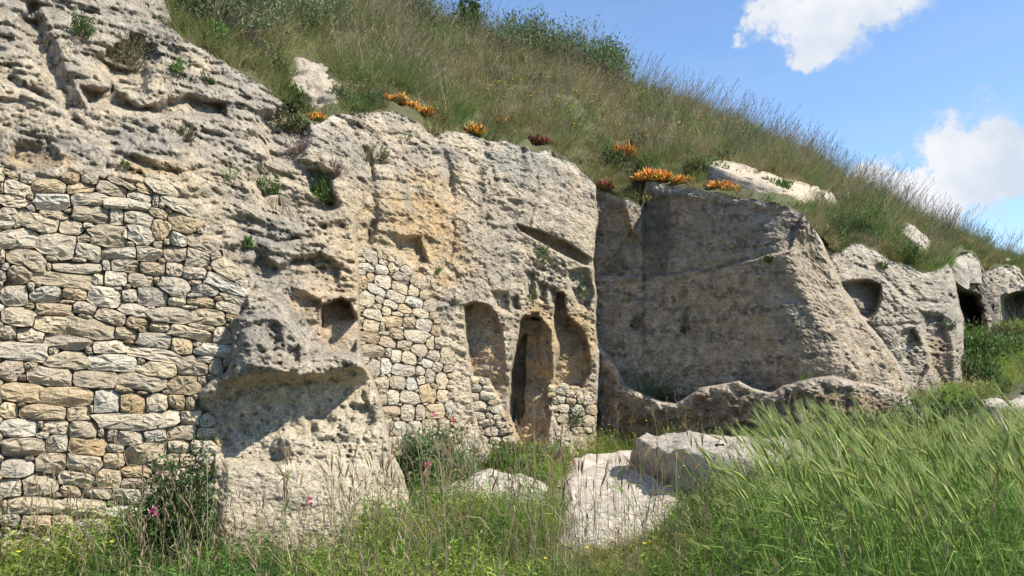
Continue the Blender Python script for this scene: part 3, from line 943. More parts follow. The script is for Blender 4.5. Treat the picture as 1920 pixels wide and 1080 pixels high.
tag(path, "bare pale rock path worn between the low slab and the squared block", kind='structure')


# ------------------------------------------------------------------ boulders
def rock_block(name, label, foot, z0, z1, tilt=(0, 0), bevel=0.12, na=150, nr=46, seed=0, amp=0.05, color=(0.46, 0.42, 0.35), dome=0.0, cat="rock", patch=None):
    P = np.array(foot, float)
    cx, cy = P.mean(0)
    ang = np.linspace(0, 2 * np.pi, na, endpoint=False)
    # radius of the footprint polygon
    R = np.zeros(na)
    for i, a in enumerate(ang):
        dx, dy = math.cos(a), math.sin(a)
        best = 0
        for k in range(len(P)):
            ax, ay = P[k] - (cx, cy); bx, by = P[(k + 1) % len(P)] - (cx, cy)
            ex, ey = bx - ax, by - ay
            det = dx * (-ey) + dy * ex
            if abs(det) < 1e-12: continue
            tt = (ax * (-ey) + ay * ex) / det
            ss = (dx * ay - dy * ax) / det
            if tt > 0 and -1e-6 <= ss <= 1 + 1e-6: best = max(best, tt)
        R[i] = best
    Rp = np.concatenate([R[-4:], R, R[:4]])
    R = np.convolve(Rp, np.ones(9) / 9, 'valid')
    prof = []
    nside = nr // 2
    for k in range(nside):
        s = k / nside
        prof.append((1.0, s * 0.9, 0.06 * (1 - s)))
    for k in range(8):
        a = (k / 8) * math.pi / 2
        prof.append((None, a, 0))
    for k in range(nr - nside - 8):
        prof.append((1 - (k / (nr - nside - 8)), None, 0))
    V = np.zeros((na, len(prof), 3))
    h = z1 - z0
    rb = bevel / np.maximum(R, 0.05)
    for k, pr in enumerate(prof):
        if pr[0] == 1.0 and pr[1] is not None:
            rad = R * (1.0 + pr[2]); z = z0 + (h - bevel) * (k / nside)
            z = np.full(na, z)
        elif pr[0] is None:
            rad = R - bevel + bevel * math.cos(pr[1]); z = np.full(na, z0 + h - bevel + bevel * math.sin(pr[1]))
        else:
            f = pr[0]
            rad = (R - bevel) * f; z = z0 + h + dome * (1 - f * f) + rad * 0
        V[:, k, 0] = cx + rad * np.cos(ang)
        V[:, k, 1] = cy + rad * np.sin(ang)
        V[:, k, 2] = z
    V[:, :, 2] += (V[:, :, 0] - cx) * tilt[0] + (V[:, :, 1] - cy) * tilt[1]
    v = V.reshape(-1, 3)
    # displace outward + fine relief
    nx, ny = v[:, 0] - cx, v[:, 1] - cy
    ln = np.sqrt(nx * nx + ny * ny) + 1e-6
    x, y, z = v.T
    d = fbm(x * 1.7, y * 1.7, z * 1.7, 3, 400 + seed) * amp * 3 + fbm(x * 7, y * 7, z * 10, 4, 420 + seed, 0.6) * amp
    wd, wr = worley(x * 10, y * 10, z * 12, 430 + seed)
    d = d - sstep(0.36, 0.1, wd / (0.4 + wr)) * amp * 0.8 * (wr > .4)
    topw = sstep(z0 + h * 0.6, z0 + h, z)
    off = (v[:, :2] - (cx, cy)) / ln[:, None] * (d * (1 - topw))[:, None]
    edgef = np.clip(ln / 0.1, 0, 1)
    v = v + np.column_stack([off * edgef[:, None], d * (0.25 + 0.75 * topw)])
    nk = len(prof)
    i = np.arange(na)[:, None] * nk + np.arange(nk - 1)[None]
    j = ((np.arange(na) + 1) % na)[:, None] * nk + np.arange(nk - 1)[None]
    f = np.stack([i, j, j + 1, i + 1], -1).reshape(-1, 4)
    org = np.array([cx, cy, z0])
    me = mesh_np(name, v - org, f)
    n1 = fbm(x * 2, y * 2, z * 2, 4, 440 + seed); n4 = fbm(x * 8, y * 8, z * 8, 3, 450 + seed)
    c = np.empty((len(v), 3)); c[:] = color
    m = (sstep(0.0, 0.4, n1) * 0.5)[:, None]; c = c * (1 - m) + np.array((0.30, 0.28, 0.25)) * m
    if patch is not None:  # sides darkened below the top: shade put into the colour
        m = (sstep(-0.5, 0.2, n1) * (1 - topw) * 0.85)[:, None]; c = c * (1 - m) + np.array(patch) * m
    m = (sstep(0.15, 0.35, n4) * 0.5)[:, None]; c = c * (1 - m) + np.array((0.13, 0.12, 0.11)) * m
    set_col(me, np.clip(c * (1 + 0.2 * n1[:, None]), 0.04, 0.75))
    o = obj(name, me, M_BOULDER, loc=org)
    tag(o, label, cat)
    return o


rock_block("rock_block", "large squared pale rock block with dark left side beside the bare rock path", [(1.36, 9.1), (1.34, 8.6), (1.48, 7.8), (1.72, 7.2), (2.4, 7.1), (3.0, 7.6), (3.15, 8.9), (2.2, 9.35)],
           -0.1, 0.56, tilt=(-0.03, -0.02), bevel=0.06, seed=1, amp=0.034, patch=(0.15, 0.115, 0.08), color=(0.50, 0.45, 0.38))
rock_block("rock_slab", "low rounded pale rock slab in the grass left of the path", [(-1.05, 8.1), (-0.55, 7.7), (0.1, 7.45), (0.42, 7.8), (0.42, 8.4), (0.2, 9.0), (-0.45, 9.05), (-0.95, 8.7)],
           -0.15, 0.13, bevel=0.14, dome=0.10, seed=2, amp=0.04, color=(0.58, 0.52, 0.45))
rock_block("small_rock", "small grey rock half hidden in grass at the bottom of the photo", [(-1.22, 5.45), (-0.98, 5.4), (-0.92, 5.6), (-1.1, 5.68)], -0.05, 0.11, bevel=0.05, na=50, nr=26, seed=3, amp=0.025, color=(0.55, 0.53, 0.5))
rock_block("rock_ledge", "flat pale rock ledge by the grass at the far right edge", [(6.4, 11.0), (7.3, 10.7), (9.0, 10.9), (10.2, 11.8), (9.6, 12.6), (7.8, 12.4), (6.8, 11.9)], 0.3, 0.74, bevel=0.1, seed=4, amp=0.05, color=(0.56, 0.5, 0.42))
rock_block("rock_ledge", "upper pale rock ledge behind the flat ledge at the far right", [(7.9, 12.5), (9.5, 12.3), (11.0, 13.3), (10, 14.0), (8.6, 13.5)], 0.4, 0.90, bevel=0.1, seed=5, amp=0.05, color=(0.56, 0.5, 0.42))


def hill_at(px, py):
    """world point of the slope seen at photo position"""
    ti = np.interp(px, cols_px, top); ri = np.interp(px, cols_px, np.minimum(rid_y, top - 14))
    s = np.clip((ti - py) / (ti - ri), 0, 1)
    y0 = np.interp(px, hx, hs_); y1 = np.interp(px, hx, rY)
    Y = 1 / ((1 - s) / y0 + s / y1)
    return U(px, py, Y)


def hill_rock(label, pxpoly, lift, seed, color=(0.55, 0.49, 0.41), amp=0.05, name="rock_outcrop"):
    pts = [hill_at(a, b) for a, b in pxpoly]
    xy = [(p.x, p.y) for p in pts]
    A = np.array([[p.x, p.y, 1] for p in pts]); z = np.array([p.z for p in pts])
    co, *_ = np.linalg.lstsq(A, z, rcond=None)
    cx, cy = np.mean([p.x for p in pts]), np.mean([p.y for p in pts])
    zc = co[0] * cx + co[1] * cy + co[2]
    return rock_block(name, label, xy, zc - 0.35, zc + lift, tilt=(co[0], co[1]), bevel=0.10, seed=seed, amp=amp, color=color, dome=0.06, na=110, nr=36)


hill_rock("bare pale rock outcrop in the slope above the cliff's left shoulder", [(545, 112), (600, 118), (650, 158), (648, 196), (600, 208), (560, 190), (535, 150)], 0.08, 11, amp=0.06, color=(0.52, 0.45, 0.36))
hill_rock("long smooth cream rock slab lying in the slope above the shaded wall", [(1312, 320), (1360, 318), (1430, 330), (1500, 350), (1540, 372), (1500, 384), (1420, 366), (1340, 345)], 0.16, 12, color=(0.62, 0.52, 0.40), amp=0.03)
hill_rock("small pale rock showing in the slope right of the long slab", [(1528, 366), (1565, 374), (1575, 388), (1540, 386)], 0.12, 13)
hill_rock("tilted pale rock poking from grass above the right rock mass", [(1680, 436), (1710, 440), (1745, 462), (1735, 480), (1700, 470)], 0.2, 14)
hill_rock("grey knobbly rock at the end of the slope above the dark cave", [(1770, 470), (1800, 462), (1832, 478), (1836, 505), (1800, 512), (1775, 500)], 0.10, 15, color=(0.48, 0.43, 0.36), amp=0.05)
hill_rock("pale rock cap near the far right end of the slope", [(1850, 500), (1885, 492), (1915, 505), (1905, 520), (1860, 520)], 0.12, 16, amp=0.09)

# ------------------------------------------------------------------ dry-stone masonry
# stones: (cx, cy, w, h, tilt in degrees) read from the photograph; R2 and R3 are two enlargements of it
W1_R2 = """60 20 110 30 25;5 95 30 60 0;100 105 155 90 20;170 150 50 30 20;275 90 200 75 0;450 100 150 55 -5;635 105 175 75 10;690 75 150 35 25;815 105 90 50 15;
780 145 140 55 20;910 100 170 65 20;875 170 40 75 0;1000 195 220 70 30;75 170 170 70 5;290 175 200 95 0;500 160 200 75 0;720 188 240 75 5;175 215 60 50 0;300 248 180 45 5;
510 245 225 95 3;655 255 80 100 0;775 265 165 80 10;895 240 100 50 20;40 245 95 75 5;210 285 240 110 20;30 305 100 50 5;400 318 135 85 0;505 305 80 30 0;1030 295 180 100 20;
900 330 95 110 10;945 305 60 40 40;95 385 210 115 -5;600 365 225 120 3;790 360 150 105 20;315 425 220 145 10;475 378 75 55 0;495 455 150 95 12;700 355 40 60 0;735 415 45 35 0;
890 420 60 45 0;940 400 40 40 0;1000 395 110 80 25;985 465 130 100 -5;1130 410 180 85 25;1115 490 140 105 10;1215 475 70 45 -20;10 485 40 90 0;145 495 230 110 10;290 493 75 35 10;
445 500 85 30 0;670 468 200 65 -3;840 465 150 85 0;910 505 45 30 0;430 545 285 65 3;600 530 45 60 0;275 540 30 50 0;705 535 165 75 5;855 555 145 80 5;980 555 95 80 0;
1095 575 130 75 5;1270 555 180 90 30;1175 548 50 25 20;30 540 60 50 0;15 590 50 70 0;95 580 140 115 0;350 610 345 85 8;555 603 60 75 0;650 610 130 90 0;795 612 155 75 5;
880 615 35 40 0;985 650 175 105 18;1095 630 70 35 0;1260 645 230 75 28;175 655 50 55 0;75 700 155 125 3;258 695 175 90 0;420 692 140 60 5;590 710 190 115 5;728 702 90 65 0;
860 712 165 105 3;1155 670 155 65 10;995 738 100 50 -3;1095 700 95 25 0;1305 715 150 60 25;1130 738 155 60 3;1280 768 140 65 10;660 663 50 20 0;170 765 55 40 20;305 782 220 70 0;
475 775 135 70 5;380 738 80 20 0;755 785 170 70 12;950 815 215 95 5;1070 768 90 25 0;1165 825 220 90 3;95 820 195 105 3;620 825 175 85 15;280 865 170 95 3;480 822 90 30 15;
850 770 50 20 0;775 865 135 80 15;900 880 120 60 0;505 885 280 125 12;45 915 100 90 3;170 930 150 80 3;710 915 130 75 5;1140 880 150 35 10;1070 910 250 70 12;1245 925 95 90 0;
850 835 50 20 0;385 965 270 80 5;615 990 190 75 -3;865 955 190 90 3;1025 985 120 100 0;1110 980 50 35 0;1195 1015 220 75 5;720 965 60 25 0;120 1015 290 110 5;300 1015 60 50 0;500 1003 40 30 0;860 1030 290 72 8;1150 1060 140 50 3"""
W1_R3 = """320 42 195 85 0;545 52 235 80 3;55 92 130 100 0;765 92 175 80 3;930 65 150 100 0;1040 65 65 90 0;1095 55 40 45 0;240 118 220 90 3;450 132 205 85 3;
690 145 235 85 3;885 162 150 95 0;975 135 50 40 0;105 125 40 45 0;105 195 225 95 3;335 215 230 95 0;515 240 125 115 0;640 248 125 95 0;760 250 110 90 0;850 240 90 75 0;915 250 45 75 0;
600 180 90 35 10;685 198 50 25 0;40 280 90 75 0;210 290 220 75 0;380 298 120 75 -5;440 275 20 40 0;585 335 250 85 3;790 325 165 90 -3;915 318 95 70 0;90 368 190 85 0;195 345 30 45 0;
270 362 125 65 0;400 370 135 90 0;205 400 65 35 0;485 385 30 40 0;545 400 50 60 0;630 418 140 75 3;745 405 110 65 -15;880 385 145 75 0;985 395 85 55 5;1045 425 60 35 40;
105 460 215 95 0;275 440 105 80 0;418 458 180 85 3;555 465 85 40 0;705 483 205 100 -5;862 458 105 60 0;985 460 130 75 3;140 512 50 20 0;245 535 150 95 3;80 562 170 95 0;
400 540 165 95 8;550 522 95 75 0;805 530 130 75 -10;900 520 70 60 0;990 520 80 50 0;190 640 165 110 0;365 610 165 80 8;525 610 115 85 0;660 580 145 60 0;50 655 115 90 0;
345 670 100 65 0;465 685 145 55 3;610 695 140 65 3;650 630 120 50 0;780 600 90 60 0;880 600 90 70 0;970 610 80 70 0;20 740 30 60 0;160 738 265 85 0;410 750 220 90 3;590 770 140 65 0;740 680 110 70 0;
860 690 110 70 0;40 810 110 60 0;180 835 150 95 0;300 830 110 90 0;450 845 180 80 0;600 845 110 60 0;730 780 120 80 0;90 950 180 85 0;265 935 160 70 0;435 925 190 80 0;90 880 160 40 0;620 930 120 80 0;100 1040 150 60 0;300 1020 170 60 0;470 1010 120 60 0"""
W2_Z = """150 105 85 60 20;205 105 60 45 30;105 130 35 30 0;130 165 85 40 20;205 180 75 50 5;262 165 60 50 30;215 140 50 30 30;225 90 45 30 40;255 125 40 25 30;330 180 60 40 40;290 145 40 30 30;
108 240 45 75 0;147 215 40 45 0;210 237 90 75 10;305 218 100 55 20;365 225 30 50 40;395 255 50 40 30;180 280 95 55 25;300 270 95 60 25;365 285 65 60 15;420 305 45 45 0;130 325 75 80 15;
275 312 95 60 20;370 342 95 55 20;445 363 65 60 10;195 325 50 35 40;250 350 80 35 20;325 375 80 45 15;400 395 90 50 20;465 410 40 40 0;155 405 100 60 15;228 390 45 45 0;262 440 100 60 0;
345 443 70 55 5;420 455 95 60 10;285 400 50 25 15;475 480 45 50 0;150 455 85 70 15;210 465 25 45 0;185 365 45 25 0;225 500 70 25 0;275 500 90 50 15;380 510 140 65 15;450 545 50 60 0;
145 520 95 50 10;235 545 85 55 15;320 560 70 45 5;395 585 85 60 5;470 615 75 50 10;525 620 60 80 0;490 545 50 50 0;160 590 125 60 5;240 595 35 60 0;275 610 60 70 -5;345 625 85 65 5;
435 650 60 45 10;490 670 60 50 10;165 675 75 85 15;225 665 60 80 10;315 685 115 60 5;400 690 50 45 0;450 712 50 65 0;403 735 45 45 0;510 740 60 90 0;205 750 85 55 -5;285 750 90 65 0;
355 755 60 65 0;440 805 90 90 5;510 815 60 60 0;210 795 35 35 0;215 830 50 60 0;262 822 70 75 5;345 825 115 65 5;470 770 50 30 0;250 895 100 60 0;340 900 75 80 0;400 900 55 75 0;
475 895 100 70 0;230 960 80 60 0;295 980 75 70 0;370 985 80 80 0;450 970 80 70 0;520 960 60 60 0;280 1050 90 60 0;380 1060 90 60 0;480 1050 90 60 0;540 1030 60 60 0"""
W3_Z = """85 665 55 40 10;135 672 50 35 20;155 705 60 35 20;95 705 55 55 15;150 745 90 50 10;115 800 75 50 10;185 780 55 35 20;205 820 60 45 15;115 850 65 45 0;165 850 50 30 20;205 860 50 35 10;
150 888 75 40 -10;225 895 55 50 15;175 935 85 50 10;240 940 50 50 0;195 985 70 45 10;260 985 50 60 0;210 1030 60 45 0;250 1060 70 50 0;300 1050 60 60 0"""
W4_Z = """500 705 45 30 10;550 725 60 36 22;590 735 50 40 25;540 765 50 45 10;600 775 50 40 10;650 752 40 60 -10;690 770 50 55 0;560 812 60 48 0;640 825 65 60 0;710 815 50 60 0;
560 865 60 55 0;625 885 60 50 0;690 880 60 60 0;560 925 60 55 0;640 940 70 55 0;710 945 50 60 0;580 985 70 50 0;660 1000 70 60 0;520 770 40 40 0;530 1040 80 60 0;640 1050 80 60 0"""


def parse(s, zx, ox, oy):
    out = []
    for e in s.replace("\n", "").split(";"):
        v = [float(q) for q in e.split()]
        out.append([v[0] / zx + ox, v[1] / zx + oy, v[2] / zx, v[3] / zx, v[4]])
    return out


def superd(s, X, Y, p=4.0):
    a = math.radians(s[4])
    u = (X - s[0]) * math.cos(a) + (Y - s[1]) * math.sin(a)
    v = -(X - s[0]) * math.sin(a) + (Y - s[1]) * math.cos(a)
    return (np.abs(u / (s[2] / 2)) ** p + np.abs(v / (s[3] / 2)) ** p) ** (1 / p)


def outlines(stones, poly, gap=1.3, cap=1.34, K=14):
    S = np.array(stones, float)
    res = []
    for i, s in enumerate(stones):
        near = [stones[j] for j in np.argsort((S[:, 0] - s[0]) ** 2 + (S[:, 1] - s[1]) ** 2)[1:14]]
        a = math.radians(s[4])
        # angles spaced so that corners are caught
        th = []
        for k in range(K):
            q = 2 * math.pi * (k + 0.5 * random.uniform(-0.3, 0.3)) / K
            th.append((math.cos(q) * s[2] / 2, math.sin(q) * s[3] / 2))
        pts = []
        for (u, v) in th:
            n = (abs(u / (s[2] / 2)) ** 5 + abs(v / (s[3] / 2)) ** 5) ** (1 / 5)
            u, v = u / n, v / n
            dx, dy = u * math.cos(a) - v * math.sin(a), u * math.sin(a) + v * math.cos(a)
            r = np.linspace(0.25, cap * random.uniform(0.86, 1.0), 44)
            X, Y = s[0] + dx * r, s[1] + dy * r
            m = np.full(r.shape, 9.0)
            for nb in near:
                m = np.minimum(m, superd(nb, X, Y))
            bad = r > m
            k = int(np.argmax(bad)) if bad.any() else len(r)
            rr = r[max(k - 1, 0)]
            L = math.hypot(dx, dy)
            rr = max(rr - gap / L, 0.22)
            pts.append((s[0] + dx * rr, s[1] + dy * rr))
        res.append(pts)
    return res


def add_chinks(stones, poly, lim, step=4.0, minr=3.2):
    """small wedge stones in whatever gaps the larger ones leave"""
    P = np.array(poly)
    xs = np.arange(max(P[:, 0].min(), -8), P[:, 0].max(), step); ys = np.arange(P[:, 1].min(), min(P[:, 1].max(), 1085), step)
    X, Y = np.meshgrid(xs, ys)
    X, Y = X.ravel() + RNG.uniform(-1, 1, X.size), Y.ravel() + RNG.uniform(-1, 1, X.size)
    ok = sdpoly(X, Y, poly) < -2
    X, Y = X[ok], Y[ok]

    def gapd(s):
        d = superd(s, X, Y)
        rad = np.hypot(X - s[0], Y - s[1])
        return rad * (1 - 1 / np.maximum(d, 1e-3))
    g = np.full(X.shape, 1e9)
    for s in stones:
        g = np.minimum(g, gapd(s))
    new = []
    while len(new) < lim:
        i = int(np.argmax(g))
        if g[i] < minr: break
        r = g[i]
        w = r * 2 * random.uniform(1.15, 1.7) if r < 12 else r * 1.9
        s = [X[i], Y[i], w, r * 2 * random.uniform(0.85, 1.05), random.uniform(-25, 25)]
        new.append(s)
        g = np.minimum(g, gapd(s))
    return stones + new


def stone_mesh(name, pts, c, Yf, front, back, seed, K):
    """closed rounded stone whose outline is pts; returns mesh and origin"""
    rnd = random.Random(seed)
    org = U(c[0], c[1], Yf(c[0], c[1]) - front * 0.5)
    verts, faces = [], []
    tx, ty = rnd.uniform(-0.25, 0.25), rnd.uniform(-0.3, 0.12)
    rx = max(abs(p[0] - c[0]) for p in pts); ry = max(abs(p[1] - c[1]) for p in pts)
    facet = [(rnd.uniform(0, 6.28), rnd.uniform(0.0, 0.5), rnd.uniform(0.3, 0.9)) for _ in range(4)]

    def fh(px, py, rr):
        u, v = (px - c[0]) / rx, (py - c[1]) / ry
        h = front * (1 + tx * u + ty * v)
        for (a, b, k) in facet:
            h -= front * k * max(0, u * math.cos(a) + v * math.sin(a) - b)
        return h
    rings = ((1.0, 'b'), (0.995, 'e'), (0.95, 'f'), (0.76, 'm'), (0.42, 'i'))
    for sc, kind in rings:
        for (x, y) in pts:
            px, py = c[0] + (x - c[0]) * sc, c[1] + (y - c[1]) * sc
            if kind == 'b': off = -back
            elif kind == 'e': off = max(fh(px, py, sc), front * 0.4) * 0.78
            elif kind == 'f': off = fh(px, py, sc) * 0.95 + rnd.uniform(-0.006, 0.006)
            elif kind == 'm': off = fh(px, py, sc) * 1.0 + rnd.uniform(-0.010, 0.010)
            else: off = fh(px, py, sc) * 1.03 + rnd.uniform(-0.010, 0.010)
            verts.append(U(px, py, Yf(px, py) - off) - org)
    verts.append(U(c[0], c[1], Yf(c[0], c[1]) - front * 1.03) - org)
    nr = len(rings)
    for r in range(nr - 1):
        for k in range(K):
            a, b = r * K + k, r * K + (k + 1) % K
            faces.append((a, b, b + K, a + K))
    for k in range(K):
        faces.append(((nr - 1) * K + k, (nr - 1) * K + (k + 1) % K, len(verts) - 1))
    # px-space y points down: flip winding so normals face outward
    faces = [tuple(reversed(f)) for f in faces]
    me = mesh_py(name, verts, faces, smooth=False)
    return me, org


def build_wall(label, stones, poly, Yf, limit, mats_w, front=(0.035, 0.065), back=0.10, gap=0.7, K=16):
    base = U(sum(p[0] for p in poly) / len(poly), max(p[1] for p in poly), Yf(sum(p[0] for p in poly) / len(poly), 900))
    root = empty("stone_wall", base)
    tag(root, label, "stone wall")
    outs = outlines(stones, poly, gap=gap, K=K)
    sm, sf, sfm = [], [], []
    for i, (s, pts) in enumerate(zip(stones, outs)):
        fr = random.uniform(*front) * (0.75 + 0.25 * min(1, s[2] * s[3] / 2500))
        me, org = stone_mesh("stone", pts, (s[0], s[1]), Yf, fr, back, i * 7 + 1, K)
        mi = random.choices(range(len(M_STONES)), weights=mats_w)[0]
        vis = s[0] + s[2] / 2 > -2 and s[1] - s[3] / 2 < 1082
        if vis and i < limit:
            me.materials.append(M_STONES[mi])
            o = obj("stone", me)
            o.location = org - base
            o.parent = root
        else:
            n0 = len(sm)
            sm += [v.co + org - base for v in me.vertices]
            sf += [tuple(n0 + q for q in p.vertices) for p in me.polygons]
            sfm += [mi] * len(me.polygons)
            bpy.data.meshes.remove(me)
    if sm:
        me = mesh_py("rubble_stones", sm, sf, M_STONES, sfm, smooth=False)
        o = obj("rubble_stones", me, parent=root)
        o['kind'] = 'stuff'
    return root


w1 = parse(W1_R2, 3.0, 0, 320) + parse(W1_R3, 2.571, 0, 660)
w1 = add_chinks(w1, WALL1, 300 - len(w1))
n_vis = len(w1)
# courses continuing out of the picture to the left
yy = 322
while yy < 1130:
    h = random.uniform(26, 42)
    xx = -6 - random.uniform(0, 20)
    while xx > -380:
        w = random.uniform(40, 95)
        w1.append([xx - w / 2, yy + h / 2 + random.uniform(-3, 3), w, h, random.uniform(-5, 5)])
        xx -= w
    yy += h
build_wall("tall dry-stone wall of cream and tan rubble filling the cliff at the photo's left side", w1, WALL1, wall1_Y, n_vis, (5, 3.5, 5, 0.6, 1.6))
w2 = add_chinks(parse(W2_Z, 2.7, 640, 440), WALL2, 60, step=3, minr=2.6)
build_wall("narrow arched dry-stone infill wall in the middle of the cliff, right of the pale buttress", w2, WALL2, wall2_Y, 300, (4, 5, 5, 0.4, 2.5), front=(0.035, 0.06), back=0.07, gap=0.5, K=12)
w3 = add_chinks(parse(W3_Z, 2.843, 860, 480), WALL3, 20, step=3, minr=2.6)
build_wall("small slanting patch of dry stones filling the foot of the first tall niche", w3, WALL3, wall3_Y, 300, (4, 5, 5, 0.0, 2), front=(0.05, 0.09), back=0.07, gap=0.5, K=12)
w4 = add_chinks([q for q in parse(W4_Z, 2.843, 860, 480) if sdpoly(np.array([q[0]]), np.array([q[1]]), WALL4)[0] < 4], WALL4, 12, step=3, minr=2.6)
build_wall("low patch of dry stones under the brown niche beside the shaded wall", w4, WALL4, wall4_Y, 300, (4, 4, 5, 0.0, 1.5), front=(0.045, 0.08), back=0.07, gap=0.5, K=12)

# ------------------------------------------------------------------ vegetation: plant prototypes
class PB:
    """collects thin plant geometry"""
    def __init__(self): self.v, self.f, self.m = [], [], []

    def ribbon(self, pts, w0, w1, mi=0, side=None):
        n = len(pts)
        b = len(self.v)
        d = Vector(pts[-1]) - Vector(pts[0])
        sd = side or d.cross(Vector((random.uniform(-1, 1), random.uniform(-1, 1), 0.1)))
        if sd.length < 1e-6: sd = Vector((1, 0, 0))
        sd = sd.normalized()
        for i, p in enumerate(pts):
            t_ = i / (n - 1)
            w = (w0 * (1 - t_) + w1 * t_) * 0.5
            p = Vector(p)
            self.v += [p - sd * w, p + sd * w]
        for i in range(n - 1):
            a = b + 2 * i
            self.f.append((a, a + 1, a + 3, a + 2)); self.m.append(mi)

    def leaf(self, base, d, L, w, mi=0, nrm=None):
        d = Vector(d).normalized()
        sd = d.cross(nrm or Vector((random.uniform(-1, 1), random.uniform(-1, 1), random.uniform(0.3, 1))))
        if sd.length < 1e-6: sd = Vector((1, 0, 0))
        sd = sd.normalized(); up = sd.cross(d)
        b = len(self.v); base = Vector(base)
        self.v += [base, base + d * L * 0.45 + sd * w * 0.5 + up * w * 0.12, base + d * L - up * L * 0.12, base + d * L * 0.45 - sd * w * 0.5 + up * w * 0.12]
        self.f += [(b, b + 1, b + 2), (b, b + 2, b + 3)]; self.m += [mi, mi]

    def tube(self, pts, r0, r1, mi=0, k=3):
        b = len(self.v); n = len(pts)
        for i, p in enumerate(pts):
            p = Vector(p)
            q = Vector(pts[min(i + 1, n - 1)]) - Vector(pts[max(i - 1, 0)])
            q = q.normalized() if q.length > 1e-9 else Vector((0, 0, 1))
            a = q.cross(Vector((0.3, 0.9, 0.2))).normalized(); c = q.cross(a)
            r = r0 + (r1 - r0) * i / (n - 1)
            for j in range(k):
                t_ = 2 * math.pi * j / k
                self.v.append(p + (a * math.cos(t_) + c * math.sin(t_)) * r)
        for i in range(n - 1):
            for j in range(k):
                x, y = b + i * k + j, b + i * k + (j + 1) % k
                self.f.append((x, y, y + k, x + k)); self.m.append(mi)

    def spindle(self, a, d, L, r, mi=0, k=5):
        d = Vector(d).normalized()
        pts = [Vector(a) + d * L * t_ for t_ in (0, 0.2, 0.55, 0.85, 1)]
        rad = [0.25, 0.9, 1.0, 0.6, 0.05]
        b = len(self.v)
        u = d.cross(Vector((0.3, 0.9, 0.21))).normalized(); w = d.cross(u)
        for p, q in zip(pts, rad):
            for j in range(k):
                t_ = 2 * math.pi * j / k
                self.v.append(p + (u * math.cos(t_) + w * math.sin(t_)) * r * q)
        for i in range(4):
            for j in range(k):
                x, y = b + i * k + j, b + i * k + (j + 1) % k
                self.f.append((x, y, y + k, x + k)); self.m.append(mi)

    def mesh(self, name, mats, smooth=False): return mesh_py(name, self.v, self.f, mats, self.m, smooth)


def curve_pts(base, az, h, lean, droop, n=5):
    """a stem leaving base upright and bending over towards azimuth az"""
    out = []
    for i in range(n):
        t_ = i / (n - 1)
        r = lean * t_ + droop * t_ ** 2.4
        out.append(Vector((base[0] + math.cos(az) * r * h, base[1] + math.sin(az) * r * h, base[2] + h * t_ * (1 - 0.30 * droop * t_ * t_))))
    return out


def tuft(n, h, spread, w, lean, droop, heads=0, headmat=1, wind=None, n_seg=4):
    P = PB()
    for i in range(n):
        a = random.uniform(0, 6.283); r = spread * math.sqrt(random.random())
        hh = h * random.uniform(0.5, 1.1)
        az = a + random.uniform(-0.8, 0.8)
        ln = random.uniform(0.3, 1.0) * lean
        p = curve_pts((math.cos(a) * r, math.sin(a) * r, -0.02), az, hh, ln, droop * random.uniform(0.3, 1.2), n_seg)
        if wind: p = [q + Vector(wind) * hh * (j / (n_seg - 1)) ** 1.5 for j, q in enumerate(p)]
        P.ribbon(p, w, w * 0.15)
    for i in range(heads):
        a = random.uniform(0, 6.283); r = spread * random.random()
        hh = h * random.uniform(1.1, 1.7)
        p = curve_pts((math.cos(a) * r, math.sin(a) * r, 0), a, hh, random.uniform(0.05, 0.25), random.uniform(0.0, 0.25), 4)
        if wind: p = [q + Vector(wind) * hh * (j / 3) ** 1.5 for j, q in enumerate(p)]
        P.ribbon(p, w * 0.5, w * 0.3, headmat)
        d = p[-1] - p[-2]
        for j in range(5):
            q = p[-2].lerp(p[-1], 0.3 + 0.16 * j)
            P.leaf(q, d.normalized() + Vector((random.uniform(-.5, .5), random.uniform(-.5, .5), 0)), hh * 0.07, w * 1.6, headmat)
    return P


def barley(h, wind=(-1, -0.15), tilt=0.35, green=True):
    """stalk with leaves and a bearded ear: materials 0 stalk, 1 ear, 2 awns"""
    P = PB()
    wx, wy = wind
    wx += random.uniform(-0.25, 0.25); wy += random.uniform(-0.5, 0.5)
    pts = []
    for i in range(6):
        t_ = i / 5
        r = tilt * (0.25 * t_ + 0.75 * t_ ** 2.6)
        pts.append(Vector((wx * r * h, wy * r * h, h * t_ * (1 - 0.12 * tilt * t_ * t_))))
    P.tube(pts, 0.0021, 0.0014, 0)
    for k in range(3):
        t_ = 0.12 + 0.22 * k + random.uniform(-.05, .05)
        b = pts[int(t_ * 5)].lerp(pts[int(t_ * 5) + 1], t_ * 5 % 1)
        a = random.uniform(0, 6.283); L = random.uniform(0.14, 0.26)
        lp = [b, b + Vector((math.cos(a) * L * .35 - .2 * L, math.sin(a) * L * .35, L * .7)), b + Vector((math.cos(a) * L * .7 - .5 * L, math.sin(a) * L * .7, L * .8)), b + Vector((math.cos(a) * L * .9 - .8 * L, math.sin(a) * L * .9, L * .55))]
        P.ribbon(lp, 0.007, 0.001, 0)
    d = (pts[-1] - pts[-2]).normalized()
    d = (d + Vector((wx, wy, 0)) * tilt * random.uniform(0.0, 1.1) + Vector((0, 0, -random.uniform(0, 0.5)))).normalized()
    L = random.uniform(0.055, 0.075)
    P.spindle(pts[-1], d, L, 0.0065, 1)
    for k in range(18):
        q = pts[-1] + d * L * random.uniform(0.1, 0.95)
        u = Vector((random.uniform(-1, 1), random.uniform(-1, 1), random.uniform(-1, 1))) * 0.24
        e = q + (d + u).normalized() * random.uniform(0.06, 0.10) + Vector((wx, wy, 0)) * 0.008
        P.ribbon([q, e], 0.0024, 0.0008, 2)
    return P


